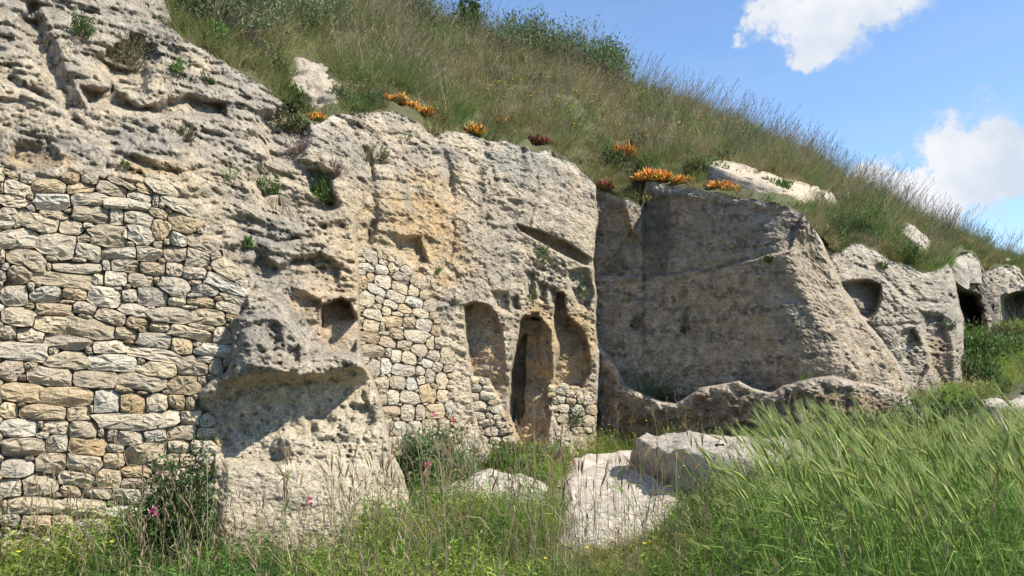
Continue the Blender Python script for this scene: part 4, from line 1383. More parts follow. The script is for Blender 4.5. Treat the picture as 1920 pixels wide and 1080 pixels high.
def herb(h, n, leafL, leafW, spread=0.10, bushy=8):
    P = PB()
    for i in range(n):
        a = random.uniform(0, 6.283)
        st = curve_pts((math.cos(a) * spread * random.random(), math.sin(a) * spread * random.random(), -0.02), a, h * random.uniform(.6, 1.1), random.uniform(.1, .5), random.uniform(0, .3), 4)
        P.ribbon(st, 0.003, 0.002)
        for j in range(bushy):
            t_ = 0.15 + 0.85 * j / (bushy - 1) * 0.999
            q = st[int(t_ * 2.99)].lerp(st[int(t_ * 2.99) + 1], t_ * 2.99 % 1)
            az = random.uniform(0, 6.283)
            P.leaf(q, (math.cos(az), math.sin(az), random.uniform(0.1, 0.9)), leafL * random.uniform(.6, 1.2), leafW * random.uniform(.7, 1.2))
    return P


def flower(h, r, petals=7):
    """0 stalk, 1 petals"""
    P = PB()
    p = curve_pts((0, 0, 0), random.uniform(0, 6.28), h, 0.15, 0.1, 4)
    P.ribbon(p, 0.003, 0.002, 0)
    for k in range(petals):
        a = 6.283 * k / petals
        P.leaf(p[-1], (math.cos(a), math.sin(a) - .3, 0.5), r, r * 0.8, 1, nrm=Vector((0, -0.6, 1)))
    return P


# materials
MG = leaf_material("grass_blade", (1, 1, 1), tint=True, transl=0.4, var=0.45)
MDRY = leaf_material("dry_seed_head", (0.30, 0.24, 0.15), transl=0.2, var=0.4)
MPURP = leaf_material("purple_seed_head", (0.20, 0.15, 0.14), transl=0.2, var=0.4)
MHERB = leaf_material("herb_leaf", (0.075, 0.13, 0.035), transl=0.3, var=0.5)
MHERB2 = leaf_material("grey_green_leaf", (0.16, 0.22, 0.11), transl=0.2, var=0.4)
MBST = leaf_material("barley_stalk", (0.21, 0.31, 0.065), transl=0.25, var=0.4)
MBEAR = leaf_material("barley_ear", (0.29, 0.36, 0.09), transl=0.2, var=0.35)
MBAWN = leaf_material("barley_awn", (0.36, 0.42, 0.15), transl=0.4, var=0.3)
MPALE = leaf_material("pale_ear", (0.50, 0.45, 0.28), transl=0.2, var=0.3)
MBROWN = leaf_material("ripe_ear", (0.22, 0.16, 0.08), transl=0.1, var=0.4)
MYEL = leaf_material("yellow_petal", (0.75, 0.60, 0.04), transl=0.3, var=0.15)
MPINK = leaf_material("pink_petal", (0.55, 0.06, 0.20), transl=0.3, var=0.3)
MORANGE = leaf_material("orange_succulent", (0.66, 0.27, 0.05), transl=0.15, var=0.45, hue=0.03)
MYELOW = leaf_material("amber_succulent", (0.55, 0.33, 0.06), transl=0.15, var=0.4)
MRED = leaf_material("reddish_plant", (0.30, 0.09, 0.06), transl=0.2, var=0.45, hue=0.03)
MTWIG = leaf_material("woody_twig", (0.17, 0.13, 0.09), transl=0.0, var=0.4)
MGREYTWIG = leaf_material("bleached_twig", (0.38, 0.32, 0.24), transl=0.0, var=0.3)
MDARKLEAF = leaf_material("dark_leaf", (0.065, 0.115, 0.033), transl=0.2, var=0.5)
MMIDLEAF = leaf_material("mid_leaf", (0.10, 0.165, 0.045), transl=0.28, var=0.5)
MBRIGHT = leaf_material("bright_leaf", (0.12, 0.20, 0.05), transl=0.3, var=0.4)
MOLIVE = leaf_material("olive_leaf", (0.13, 0.14, 0.055), transl=0.2, var=0.4)
MPURPLEAF = leaf_material("purple_grey_leaf", (0.17, 0.12, 0.12), transl=0.2, var=0.4)


def proto_set(names):
    """prototypes live in a collection that is not part of the scene"""
    c = bpy.data.collections.new("plant_prototypes")
    for i, me in enumerate(names):
        o = bpy.data.objects.new("a%02d_%s" % (i, me.name), me)
        c.objects.link(o)
    return c


def scatter(name, pts, az, scale, idx, coll, tint=None, lean=None, label=None, cat=None):
    me = bpy.data.meshes.new(name)
    n = len(pts)
    me.vertices.add(n)
    me.vertices.foreach_set("co", np.asarray(pts, np.float32).ravel())
    rot = np.zeros((n, 3), np.float32)
    rot[:, 2] = az
    if lean is not None: rot[:, :2] = lean
    a = me.attributes.new("rot", 'FLOAT_VECTOR', 'POINT'); a.data.foreach_set("vector", rot.ravel())
    a = me.attributes.new("scl", 'FLOAT', 'POINT'); a.data.foreach_set("value", np.asarray(scale, np.float32))
    a = me.attributes.new("idx", 'INT', 'POINT'); a.data.foreach_set("value", np.asarray(idx, np.int32))
    a = me.attributes.new("tint", 'FLOAT_VECTOR', 'POINT')
    a.data.foreach_set("vector", (np.asarray(tint, np.float32) if tint is not None else np.full((n, 3), .15, np.float32)).ravel())
    o = bpy.data.objects.new(name, me); COL.objects.link(o)
    ng = bpy.data.node_groups.new(name + "_scatter", 'GeometryNodeTree')
    ng.interface.new_socket("Geometry", in_out='INPUT', socket_type='NodeSocketGeometry')
    ng.interface.new_socket("Geometry", in_out='OUTPUT', socket_type='NodeSocketGeometry')
    N, L = ng.nodes, ng.links
    gi, go = N.new('NodeGroupInput'), N.new('NodeGroupOutput')
    iop = N.new('GeometryNodeInstanceOnPoints')
    ci = N.new('GeometryNodeCollectionInfo'); ci.inputs['Collection'].default_value = coll
    ci.inputs['Separate Children'].default_value = True; ci.inputs['Reset Children'].default_value = True

    def attr(nm, ty):
        q = N.new('GeometryNodeInputNamedAttribute'); q.data_type = ty; q.inputs['Name'].default_value = nm
        return q.outputs['Attribute']
    L.new(gi.outputs[0], iop.inputs['Points']); L.new(ci.outputs[0], iop.inputs['Instance'])
    iop.inputs['Pick Instance'].default_value = True
    L.new(attr("idx", 'INT'), iop.inputs['Instance Index'])
    L.new(attr("rot", 'FLOAT_VECTOR'), iop.inputs['Rotation'])
    L.new(attr("scl", 'FLOAT'), iop.inputs['Scale'])
    L.new(iop.outputs[0], go.inputs[0])
    md = o.modifiers.new("scatter", 'NODES'); md.node_group = ng
    tag(o, label, cat, kind='stuff')
    return o


def sample_mesh(v, f, n, weight=None):
    """random points on quads, area weighted"""
    a, b, c, d = (v[f[:, i]] for i in range(4))
    ar = np.linalg.norm(np.cross(b - a, c - a), axis=1) + np.linalg.norm(np.cross(c - a, d - a), axis=1)
    if weight is not None: ar = ar * weight(0.25 * (a + b + c + d))
    k = RNG.choice(len(f), n, p=ar / ar.sum())
    u, w = RNG.random((n, 1)), RNG.random((n, 1))
    return (a[k] * (1 - u) + b[k] * u) * (1 - w) + (d[k] * (1 - u) + c[k] * u) * w


def to_px(p):
    c, s = math.cos(PITCH), math.sin(PITCH)
    x, y, z = p[..., 0], p[..., 1], p[..., 2] - CAMZ
    dep = y * c + z * s
    up = -y * s + z * c
    return 960 + F * x / dep, 540 - F * up / dep, dep


# ---- slope grasses
OUTCROPS = [[(540, 112), (600, 115), (650, 158), (648, 205), (600, 210), (560, 195), (535, 150)],
            [(1312, 320), (1360, 318), (1430, 330), (1500, 350), (1545, 374), (1500, 388), (1420, 372), (1340, 348)],
            [(1528, 366), (1565, 374), (1575, 390), (1540, 388)], [(1680, 436), (1710, 440), (1745, 462), (1735, 482), (1700, 472)],
            [(1775, 470), (1800, 462), (1832, 478), (1836, 508), (1800, 514), (1775, 505)], [(1850, 500), (1885, 492), (1915, 505), (1905, 522), (1860, 522)]]


SUCC = [(594, 226, 30, 24), (738, 190, 40, 24), (788, 214, 46, 26), (768, 202, 26, 20), (886, 248, 32, 24), (1004, 270, 52, 26), (1215, 334, 60, 24), (1278, 342, 34, 22), (1342, 352, 50, 22), (1160, 305, 30, 30)]


def hill_weight(c):
    px, py, dep = to_px(c)
    w = ((px > -150) & (px < 2080) & (py > -160) & (c[:, 1] < 34)).astype(float)
    return w


def out_mask(p, grow=4):
    px, py, _ = to_px(p)
    m = np.zeros(len(p), bool)
    for (sx_, sy_, sw_, sh_) in SUCC:
        m |= ((px - sx_) / (sw_ * 0.55)) ** 2 + ((py - sy_ + 2) / (sh_ * 0.75 + 4)) ** 2 < 1
    for o_ in OUTCROPS:
        m |= sdpoly(px, py, o_) < grow
    return m


def hill_weight2(c):
    px, py, dep = to_px(c)
    return hill_weight(c) * (1 + 1.8 * sstep(110, 15, np.interp(px, cols_px, top) - py) + 0.9 * sstep(900, 500, px))


hp = sample_mesh(hill_v, hill_f, 50000, hill_weight2)
hp = hp[~out_mask(hp, 3)]
px, py, dep = to_px(hp)
nn = fbm(hp[:, 0] * 0.45, hp[:, 1] * 0.45, hp[:, 2] * 0, 3, 501)
n2 = fbm(hp[:, 0] * 1.4, hp[:, 1] * 1.4, hp[:, 2] * 0, 3, 511)
topy_ = np.interp(px, cols_px, top)
edge = sstep(90, 10, topy_ - py)            # near the cliff edge: short, sparse, coloured
green = np.array((0.135, 0.19, 0.05)); olive = np.array((0.22, 0.21, 0.075)); tan = np.array((0.40, 0.32, 0.16)); purp = np.array((0.25, 0.18, 0.13))
fresh = np.array((0.16, 0.27, 0.06)); silver = np.array((0.27, 0.29, 0.18))
ti = np.empty((len(hp), 3)); ti[:] = olive
for colr, m in ((green, sstep(-0.05, 0.25, nn)), (tan, sstep(0.08, 0.4, -nn) * 0.55), (purp, sstep(0.12, 0.4, n2 - 0.4 * nn) * 0.8),
                (silver, sstep(0.1, 0.35, -n2) * sstep(500, 1000, px) * 0.7), (fresh, (RNG.random(len(hp)) < 0.13) * 0.9),
                (tan, (RNG.random(len(hp)) < 0.16) * 0.8), (green, sstep(900, 350, px) * 0.5)):
    m = m[:, None]; ti = ti * (1 - m) + colr * m
ti *= RNG.uniform(0.6, 1.15, (len(hp), 1)) * (1.12 + 0.7 * n2[:, None])
hill_protos = proto_set([
    tuft(30, 0.34, 0.10, 0.007, 0.5, 0.5).mesh("green_tuft", [MG, MDRY]),
    tuft(26, 0.42, 0.08, 0.006, 0.3, 0.6, heads=2, wind=(0.12, 0, 0)).mesh("tall_tuft", [MG, MDRY]),
    tuft(30, 0.30, 0.12, 0.006, 0.7, 0.7, heads=1).mesh("loose_tuft", [MG, MDRY]),
    tuft(18, 0.45, 0.06, 0.006, 0.25, 0.3, heads=5, wind=(0.16, 0, 0)).mesh("seeding_tuft", [MG, MDRY]),
    tuft(16, 0.40, 0.06, 0.006, 0.25, 0.3, heads=5, wind=(0.18, 0, 0)).mesh("purple_tuft", [MG, MPURP]),
    herb(0.26, 9, 0.05, 0.02, 0.10).mesh("leafy_clump", [MG]),
    tuft(60, 0.19, 0.14, 0.007, 0.7, 0.5).mesh("short_tuft", [MG, MDRY])])
r_ = RNG.random(len(hp))
idx = np.select([r_ < 0.28, r_ < 0.48, r_ < 0.66, r_ < 0.76, r_ < 0.86], [0, 1, 2, 3, 4], 5)
idx = np.where(RNG.random(len(hp)) < edge * 0.55, 6, idx)
scl = RNG.uniform(0.7, 1.25, len(hp)) * (1 + 0.35 * sstep(0, .4, nn)) * (1 - 0.15 * edge) * (0.85 + 0.25 * sstep(11, 18, hp[:, 1]))
scatter("slope_grass", hp, RNG.uniform(-0.7, 0.7, len(hp)), scl, idx, hill_protos, ti,
        label="dense mixed green and straw coloured grass covering the slope above the cliff", cat="grass")

# low turf hugging the cliff edge and the rocks
lowp = sample_mesh(hill_v, hill_f, 26000, hill_weight2)
lx, ly, ld = to_px(lowp)
kl = np.interp(lx, cols_px, top) - ly < 75
for o_ in OUTCROPS:
    kl &= sdpoly(lx, ly, o_) > -1
for (sx_, sy_, sw_, sh_) in SUCC:
    kl &= ((lx - sx_) / (sw_ * 0.5)) ** 2 + ((ly - sy_ - 4) / (sh_ * 0.8)) ** 2 > 1
lowp = lowp[kl]
ln = fbm(lowp[:, 0] * 1.2, lowp[:, 1] * 1.2, lowp[:, 2] * 0, 3, 541)[:, None]
lt = np.where(ln > 0.08, green * 0.9, np.where(ln < -0.12, tan * 0.9, olive)) * RNG.uniform(0.5, 1.2, (len(lowp), 1))
low_protos = proto_set([tuft(46, 0.11, 0.12, 0.007, 0.9, 0.6).mesh("turf", [MG, MDRY]), herb(0.11, 9, 0.04, 0.02, 0.10, bushy=6).mesh("turf_leaf", [MG]),
                        tuft(30, 0.17, 0.08, 0.006, 0.5, 0.5, heads=2).mesh("turf_tall", [MG, MDRY])])
scatter("edge_turf", lowp, RNG.uniform(0, 6.28, len(lowp)), RNG.uniform(0.7, 1.3, len(lowp)), RNG.choice([0, 0, 1, 2], len(lowp)), low_protos, lt,
        label="low matted turf along the cliff edge and round the slope rocks", cat="grass")

# tall seeding stalks standing against the sky along the ridge
MSTALK = leaf_material("ridge_stalk", (0.15, 0.13, 0.10), transl=0.1, var=0.4)


def stalk(h):
    P = PB()
    p = curve_pts((0, 0, -0.02), random.uniform(-0.6, 0.6), h, random.uniform(0.15, 0.4), random.uniform(0, 0.3), 6)
    P.tube(p, 0.004, 0.0022, 0)
    for k in range(16):
        t_ = 0.66 + 0.34 * k / 16
        q = p[3].lerp(p[4], (t_ - .6) * 5) if t_ < 0.8 else p[4].lerp(p[5], (t_ - .8) * 5)
        a = random.uniform(0, 6.28)
        P.leaf(q, Vector((math.cos(a) * .5 + .3, math.sin(a) * .5, 0.7)), random.uniform(.03, .055), 0.012, 1)
    return P


stalk_protos = proto_set([stalk(h).mesh("oat_stalk", [MSTALK, m_]) for h, m_ in ((0.75, MPURP), (0.9, MDRY), (0.65, MPURP), (1.0, MPURP), (0.8, MDRY))])
kx = RNG.uniform(700, 2060, 620)
kx = np.where(RNG.random(620) < 0.6, RNG.uniform(1150, 2060, 620), kx)
ky = np.interp(kx, cols_px, rid_y)
kY = np.interp(kx, cols_px, rid_Y) + RNG.uniform(-0.9, 0.6, 620)
kx = kx + 45 * np.sin(kx / 37.0) * RNG.random(620)
ky = np.interp(kx, cols_px, rid_y)
kp = np.stack(unproj(kx, ky, kY), -1); kp[:, 2] += -0.04
scatter("ridge_stalks", kp, RNG.uniform(-0.5, 0.5, 620), (0.35 + 0.7 * RNG.random(620) ** 1.6) * (0.8 + 0.3 * np.sin(kx / 23.0)), RNG.integers(0, 5, 620), stalk_protos,
        label="thin brown seeding stalks standing against the sky along the ridge", cat="tall grass")

# yellow flowers on the slope
cand = sample_mesh(hill_v, hill_f, 30000, hill_weight)
px, py, dep = to_px(cand)
tb = topy_e = np.interp(px, cols_px, top) - py
w = np.exp(-(((px - 1030) / 130) ** 2 + ((py - 225) / 42) ** 2)) + 0.7 * np.exp(-(((px - 1150) / 80) ** 2 + ((py - 270) / 30) ** 2)) + 0.02 * (px < 1200) + 0.3 * np.exp(-(((px - 1660) / 50) ** 2 + ((py - 425) / 20) ** 2))
kf = RNG.random(len(cand)) < w * 0.55
cand = cand[kf & (tb > 3)]
yel_protos = proto_set([flower(h, 0.022).mesh("yellow_flower", [MG, MYEL]) for h in (0.28, 0.34, 0.4)])
scatter("yellow_flowers", cand, RNG.uniform(0, 6.28, len(cand)), RNG.uniform(0.7, 1.2, len(cand)), RNG.integers(0, 3, len(cand)), yel_protos, np.tile(green, (len(cand), 1)),
        label="small yellow flowers dotted through the grass of the slope", cat="flowers")

# ---- ground vegetation
BLOCK_F = [(1.36, 9.1), (1.34, 8.6), (1.48, 7.8), (1.72, 7.2), (2.4, 7.1), (3.0, 7.6), (3.15, 8.9), (2.2, 9.35)]
SLAB_F = [(-1.05, 8.1), (-0.55, 7.7), (0.1, 7.45), (0.42, 7.8), (0.45, 8.4), (0.2, 9.0), (-0.45, 9.05), (-0.95, 8.7)]
FLEDGE_F = [(6.4, 11.0), (7.3, 10.7), (9.0, 10.9), (11.0, 11.8), (11, 14), (8.6, 13.6), (6.8, 11.9)]
bot_true = Yc[:, :]


def free_ground(P, m=0.0):
    X, Y = P[:, 0], P[:, 1]
    ok = sdpoly(X, Y, PATH) > -0.02 + m
    for q in (BLOCK_F, SLAB_F, FLEDGE_F):
        ok &= sdpoly(X, Y, q) > 0.03 + m
    px, py, dep = to_px(P)
    ci_ = np.clip(np.searchsorted(cols_px, px), 0, nc - 1)
    ri_ = np.clip(((py - PY[ci_, 0]) / (PY[ci_, -1] - PY[ci_, 0]) * (NR - 1)).astype(int), 0, NR - 1)
    # true row lookup near the foot of the cliff
    ri_ = np.array([np.searchsorted(PY[c_], y_) for c_, y_ in zip(ci_, py)]).clip(0, NR - 1)
    ok &= (Y < Yc[ci_, ri_] + 0.02) & (dep > 0.2)
    return ok


def ground_pts(n, x0, x1, y0, y1):
    X = RNG.uniform(x0, x1, n); Y = RNG.uniform(y0, y1, n)
    return np.stack([X, Y, ground_z(X, Y)], -1)


gp = np.concatenate([ground_pts(15000, -4.5, 7.5, 3.2, 9.8), ground_pts(3500, -1.2, 10.5, 9.0, 13.5), ground_pts(4500, 7.0, 16, 11, 23)])
gp = gp[free_ground(gp)]
px, py, dep = to_px(gp)
vis = (px > -250) & (px < 2200) & (py < 1500)
gp, px, py, dep = gp[vis], px[vis], py[vis], dep[vis]
nn = fbm(gp[:, 0] * 0.8, gp[:, 1] * 0.8, gp[:, 2] * 0, 3, 601)
n2 = fbm(gp[:, 0] * 2.4, gp[:, 1] * 2.4, gp[:, 2] * 0, 3, 611)
g1 = np.array((0.18, 0.28, 0.05)); g2 = np.array((0.26, 0.345, 0.065)); g3 = np.array((0.32, 0.31, 0.10)); g4 = np.array((0.42, 0.36, 0.18)); g5 = np.array((0.085, 0.17, 0.035))
ti = np.empty((len(gp), 3)); ti[:] = g1
short = np.exp(-(((px - 1120) / 190) ** 2 + ((py - 1070) / 60) ** 2)) + 0.8 * np.exp(-(((px - 600) / 80) ** 2 + ((py - 1060) / 40) ** 2))
for colr, m in ((g2, sstep(0, 0.3, nn)), (g5, sstep(-0.02, 0.25, -nn + 0.25 * sstep(900, 300, px)) * 0.85), (g3, sstep(0.1, 0.35, n2) * 0.7), (g3, sstep(0.2, 0.7, short) * 0.8),
                (g4, (RNG.random(len(gp)) < 0.07 + 0.15 * np.clip(short, 0, 1)) * 0.9)):
    m = m[:, None]; ti = ti * (1 - m) + colr * m
ti *= RNG.uniform(0.65, 1.3, (len(gp), 1))
gr_protos = proto_set([
    tuft(30, 0.26, 0.07, 0.006, 0.5, 0.5, wind=(-0.1, 0, 0)).mesh("green_tuft", [MG, MDRY]),
    tuft(24, 0.36, 0.06, 0.005, 0.35, 0.5, heads=1, wind=(-0.12, 0, 0)).mesh("tall_tuft", [MG, MDRY]),
    tuft(34, 0.16, 0.09, 0.005, 0.7, 0.6).mesh("short_tuft", [MG, MDRY]),
    herb(0.26, 12, 0.034, 0.018, 0.08, bushy=11).mesh("small_leaf_herb", [MG]),
    herb(0.32, 10, 0.045, 0.012, 0.07, bushy=11).mesh("narrow_leaf_herb", [MG]),
    herb(0.16, 13, 0.03, 0.018, 0.08, bushy=6).mesh("low_herb", [MG])])
r_ = RNG.random(len(gp))
leafy = sstep(-0.1, 0.25, n2)
idx = np.select([r_ < 0.26, r_ < 0.42, r_ < 0.56, r_ < 0.74, r_ < 0.88], [0, 1, 2, 3, 4], 5)
idx = np.where((short > 0.4) & (r_ < 0.8), 2, idx)
scl = RNG.uniform(0.65, 1.25, len(gp)) * (1 - 0.45 * np.clip(short, 0, 1)) * (1 + 0.25 * sstep(0, .3, nn))
nearrock = np.minimum.reduce([sdpoly(gp[:, 0], gp[:, 1], q) for q in (PATH, SLAB_F)])
scl *= 0.55 + 0.45 * sstep(0.0, 0.3, nearrock)
scl *= 1 - 0.75 * ((px > 1790) & (gp[:, 1] > 8.6) & (gp[:, 1] < 11.2))
scatter("meadow_grass", gp, RNG.uniform(-0.8, 0.8, len(gp)) + RNG.integers(0, 2, len(gp)) * 3.1, scl, idx, gr_protos, ti,
        label="fresh green grass and leafy weeds growing over the ground before the cliff", cat="grass")

# wild barley swaying at the right
bar_protos = proto_set([barley(random.uniform(0.72, 0.9), tilt=random.uniform(0.08, 0.36)).mesh("barley_stem", [MBST, MBEAR, MBAWN] if q_ != 3 else [MDRY, MPALE, MPALE]) for q_ in range(18)])
bp = ground_pts(8000, 0.9, 8.0, 2.6, 7.4)
px, py, dep = to_px(bp)
mx_ = sdpoly(bp[:, 0], bp[:, 1], [(1.25, 5.0), (1.55, 6.9), (2.2, 6.95), (4.0, 7.3), (8.0, 7.6), (8.0, 2.6), (1.7, 2.6), (1.25, 3.6)])
keep = (mx_ < RNG.normal(0.0, 0.14, len(bp))) & free_ground(bp, 0.02) & (px < 2250) & (dep > 2.9)
px = px[keep]; bp = bp[keep]; mx_ = mx_[keep]
kp_ = RNG.random(len(bp)) < np.interp(px, [1250, 1420, 1520], [0.25, 0.5, 1.0])
bp = bp[kp_]; mx_ = mx_[kp_]
bx_, by_, bd_ = to_px(bp)
ytar = np.interp(bx_, [1180, 1260, 1340, 1440, 1560, 1700, 1920], [1000, 955, 880, 800, 768, 785, 790]) + RNG.random(len(bp)) ** 1.3 * 270
ztar = CAMZ - (ytar - 640) / F * bp[:, 1]
sc_b = np.clip((ztar - bp[:, 2]) / 0.82, 0.3, 1.2)
scatter("wild_barley", bp, RNG.normal(0, 0.8, len(bp)), sc_b, RNG.integers(0, 18, len(bp)), bar_protos,
        label="tall green wild barley with bearded ears leaning over in the wind", cat="wild barley")

# thin ripe stalks in front of the masonry and the pale buttress
thin_protos = proto_set([barley(random.uniform(0.6, 0.95), wind=(random.uniform(-1, 1), 0.2), tilt=random.uniform(0.05, 0.3)).mesh("thin_stem", [MDRY if k % 2 else MBST, MBROWN, MBROWN if k % 3 else MDRY]) for k in range(10)])
tp = np.concatenate([ground_pts(250, -3.9, 0.6, 4.9, 6.3), ground_pts(90, 0.0, 1.4, 5.4, 6.4), ground_pts(70, -1.3, 0.4, 7.0, 7.7)])
tp = tp[free_ground(tp)]
scatter("thin_ripe_stalks", tp, RNG.normal(0, 0.6, len(tp)), RNG.uniform(0.6, 1.05, len(tp)), RNG.integers(0, 10, len(tp)), thin_protos,
        label="sparse thin ripe grass stalks with brown ears in front of the pale rock", cat="tall grass")

# yellow dots in the meadow
yp = ground_pts(260, -4, 7, 3.4, 10.5); yp = yp[free_ground(yp)]
yp2 = ground_pts(90, 0.9, 2.4, 9.4, 10.6); yp2 = yp2[free_ground(yp2)]
yp = np.concatenate([yp, yp2])
ymp = proto_set([flower(h, 0.013).mesh("meadow_flower", [MG, MYEL]) for h in (0.26, 0.34, 0.42)])
scatter("meadow_flowers", yp, RNG.uniform(0, 6.28, len(yp)), RNG.uniform(0.7, 1.2, len(yp)), RNG.integers(0, 3, len(yp)), ymp, np.tile(g1, (len(yp), 1)),
        label="tiny yellow flowers scattered in the meadow grass", cat="flowers")


# ------------------------------------------------------------------ single plants
def shrub_mesh(rx, ry, rz, n_twig, n_leaf, leafL, leafW, seed, mats, up=0.4, clump=0.25, hang=0.0):
    """leaf mesh and twig mesh of one rounded plant standing at its origin"""
    st = random.getstate(); random.seed(seed)
    T, L = PB(), PB()
    tips = []
    for i in range(n_twig):
        a = random.uniform(0, 6.283); e = random.uniform(0.1, 1.0)
        d = Vector((math.cos(a) * rx * math.sqrt(1 - e * e * .8), math.sin(a) * ry * math.sqrt(1 - e * e * .8), rz * e))
        d *= random.uniform(0.55, 1.08)
        mid = d * 0.5 + Vector((random.uniform(-1, 1) * rx, random.uniform(-1, 1) * ry, random.uniform(0, 1) * rz)) * 0.12
        if hang: d.z -= hang * random.uniform(0.3, 1)
        T.tube([Vector((0, 0, -0.02)), mid, d], max(0.0025, rz * 0.014), 0.0012, 0)
        tips.append((mid, d))
    for i in range(int(n_leaf * 1.25)):
        mid, d = random.choice(tips)
        t_ = random.random() ** 0.6
        q = mid.lerp(d, t_) + Vector((random.gauss(0, 1) * rx, random.gauss(0, 1) * ry, random.gauss(0, 1) * rz)) * clump * 0.3
        dr = (d.normalized() * 0.6 + Vector((random.uniform(-1, 1), random.uniform(-1, 1), random.uniform(-0.3, 1) * (1 + up)))).normalized()
        L.leaf(q, dr, 1.35 * leafL * random.uniform(0.6, 1.3), 1.5 * leafW * random.uniform(0.7, 1.2))
    random.setstate(st)
    return T, L


def plant(name, label, cat, loc, dims, leaf, n, mats, seed, group=None, **kw):
    T, L = shrub_mesh(dims[0], dims[1], dims[2], n[0], n[1], leaf[0], leaf[1], seed, mats, **kw)
    root = empty(name, loc)
    tag(root, label, cat, group)
    obj("twigs", T.mesh("twigs", [mats[1]]), parent=root)
    obj("foliage", L.mesh("foliage", [mats[0]]), parent=root)
    return root


def grass_tuft(name, label, cat, loc, h, n, mat, seed, spread=0.06, lean=0.5, droop=0.6, w=0.006, heads=0, group=None, wind=None):
    st = random.getstate(); random.seed(seed)
    P = tuft(n, h, spread, w, lean, droop, heads=heads, wind=wind)
    random.setstate(st)
    o = obj(name, P.mesh(name, [mat, MDRY]), loc=loc)
    tag(o, label, cat, group)
    return o


def hanging_roots(name, label, loc, L, n, seed, mat=None, fan=1.0):
    st = random.getstate(); random.seed(seed)
    P = PB()
    for i in range(n):
        a = random.uniform(-1, 1) * fan
        l = L * random.uniform(0.5, 1.1)
        p = [Vector((0, 0, 0)), Vector((a * l * .35, -0.10, -l * .15)), Vector((a * l * .65, -0.13, -l * .55)), Vector((a * l * .75 + random.uniform(-.05, .05), -0.10, -l))]
        P.tube(p, 0.004, 0.0015, 0)
    random.setstate(st)
    o = obj(name, P.mesh(name, [mat or MGREYTWIG]), loc=loc)
    tag(o, label, "dry twigs")
    return o


def S(px_, Y): return px_ / F * Y      # photo pixels -> metres at distance Y


# plants rooted in the rock face
def on_rock(px_, py_, size):
    p = cliff_at(px_, py_, 0.0)
    return p, S(size, p.y)


def rock_shrub(px_, py_, w, h, mats, label, seed, leaf=(0.02, 0.01), n=(26, 420), name="rock_plant", cat="plant", **kw):
    p, W = on_rock(px_, py_, w); H = S(h, p.y)
    return plant(name, label, cat, p, (W * .5, W * .35, H), leaf, n, mats, seed, **kw)


rock_shrub(152, 70, 58, 48, (MMIDLEAF, MTWIG), "round green cushion plant on the grey rock high at the photo's left", 1, leaf=(0.022, 0.008), n=(40, 700))
hanging_roots("dry_twigs", "bare brown stems hanging below the round cushion plant", cliff_at(152, 72, 0.02), S(36, 7.3), 6, 2, MTWIG, 0.6)
rock_shrub(240, 135, 92, 85, (MOLIVE, MTWIG), "straggly olive brown bush growing in the hollow of the upper rock", 3, leaf=(0.03, 0.007), n=(90, 620), clump=0.5)
grass_tuft("grass_tuft", "straw tinged grass tuft at the top right of the straggly bush", "grass", cliff_at(262, 95, 0), S(50, 8), 50, MOLIVE, 4)
hanging_roots("dry_twigs", "tangle of bleached dry twigs hanging under the straggly bush", cliff_at(262, 165, 0.03), S(60, 7.6), 30, 5, MGREYTWIG, 1.6)
rock_shrub(338, 150, 46, 44, (MBRIGHT, MTWIG), "leafy green sprig in the middle of the upper rock shelf", 6, leaf=(0.045, 0.02), n=(9, 70))
rock_shrub(388, 158, 40, 24, (MMIDLEAF, MTWIG), "low green tuft on the ribbed rock right of the leafy sprig", 7, leaf=(0.02, 0.006))
rock_shrub(350, 268, 34, 36, (MOLIVE, MTWIG), "yellowish green tuft on the rough rock over the tall masonry wall", 8, leaf=(0.03, 0.006), n=(30, 200))
rock_shrub(235, 312, 20, 14, (MMIDLEAF, MTWIG), "tiny green plant just above the top of the tall masonry wall", 9, leaf=(0.02, 0.01), n=(8, 60))
grass_tuft("grass_tuft", "small bright grass tuft above the shadowed ledge left of the hanging dry roots", "grass", cliff_at(430, 332, 0), S(42, 7), 40, MBRIGHT, 10)
rock_shrub(540, 250, 84, 48, (MOLIVE, MTWIG), "creeping yellow green plant on the crest of the dark hollow", 11, leaf=(0.035, 0.022), n=(40, 330), clump=0.6)
rock_shrub(560, 290, 60, 36, (MPURPLEAF, MTWIG), "greyish mat of stems and leaves inside the dark hollow", 12, leaf=(0.02, 0.01), n=(40, 300), clump=0.7)
rock_shrub(600, 380, 60, 52, (MBRIGHT, MTWIG), "bright green rounded shrub at the right side of the dark hollow", 13, leaf=(0.02, 0.012), n=(50, 800))
rock_shrub(627, 335, 38, 46, (MPURPLEAF, MTWIG), "purplish dry tuft directly above the bright green rounded shrub", 14, leaf=(0.03, 0.004), n=(70, 220))
rock_shrub(508, 375, 46, 62, (MMIDLEAF, MTWIG), "leafy green plant above the hanging dry roots in the hollow", 15, leaf=(0.035, 0.014), n=(16, 170))
hanging_roots("dry_roots", "fan of pale dry roots hanging down the rock in the hollow", cliff_at(525, 365, 0.04), S(72, 7.4), 40, 16, MGREYTWIG, 1.1)
grass_tuft("grass_tuft", "grass tuft in the cleft left of the rounded grey outcrop", "grass", cliff_at(684, 300, 0), S(52, 9), 60, MOLIVE, 17, droop=0.3)
rock_shrub(710, 305, 50, 34, (MOLIVE, MTWIG), "dull olive plant in the cleft beside its grass tuft", 18, leaf=(0.03, 0.008), n=(40, 240))
rock_shrub(762, 262, 30, 14, (MMIDLEAF, MTWIG), "tiny green plant on top of the rounded grey outcrop", 19, leaf=(0.02, 0.008), n=(10, 70))
rock_shrub(455, 470, 44, 28, (MBRIGHT, MTWIG), "small leafy green sprig beside the tall masonry wall's upper corner", 20, leaf=(0.04, 0.018), n=(10, 80))
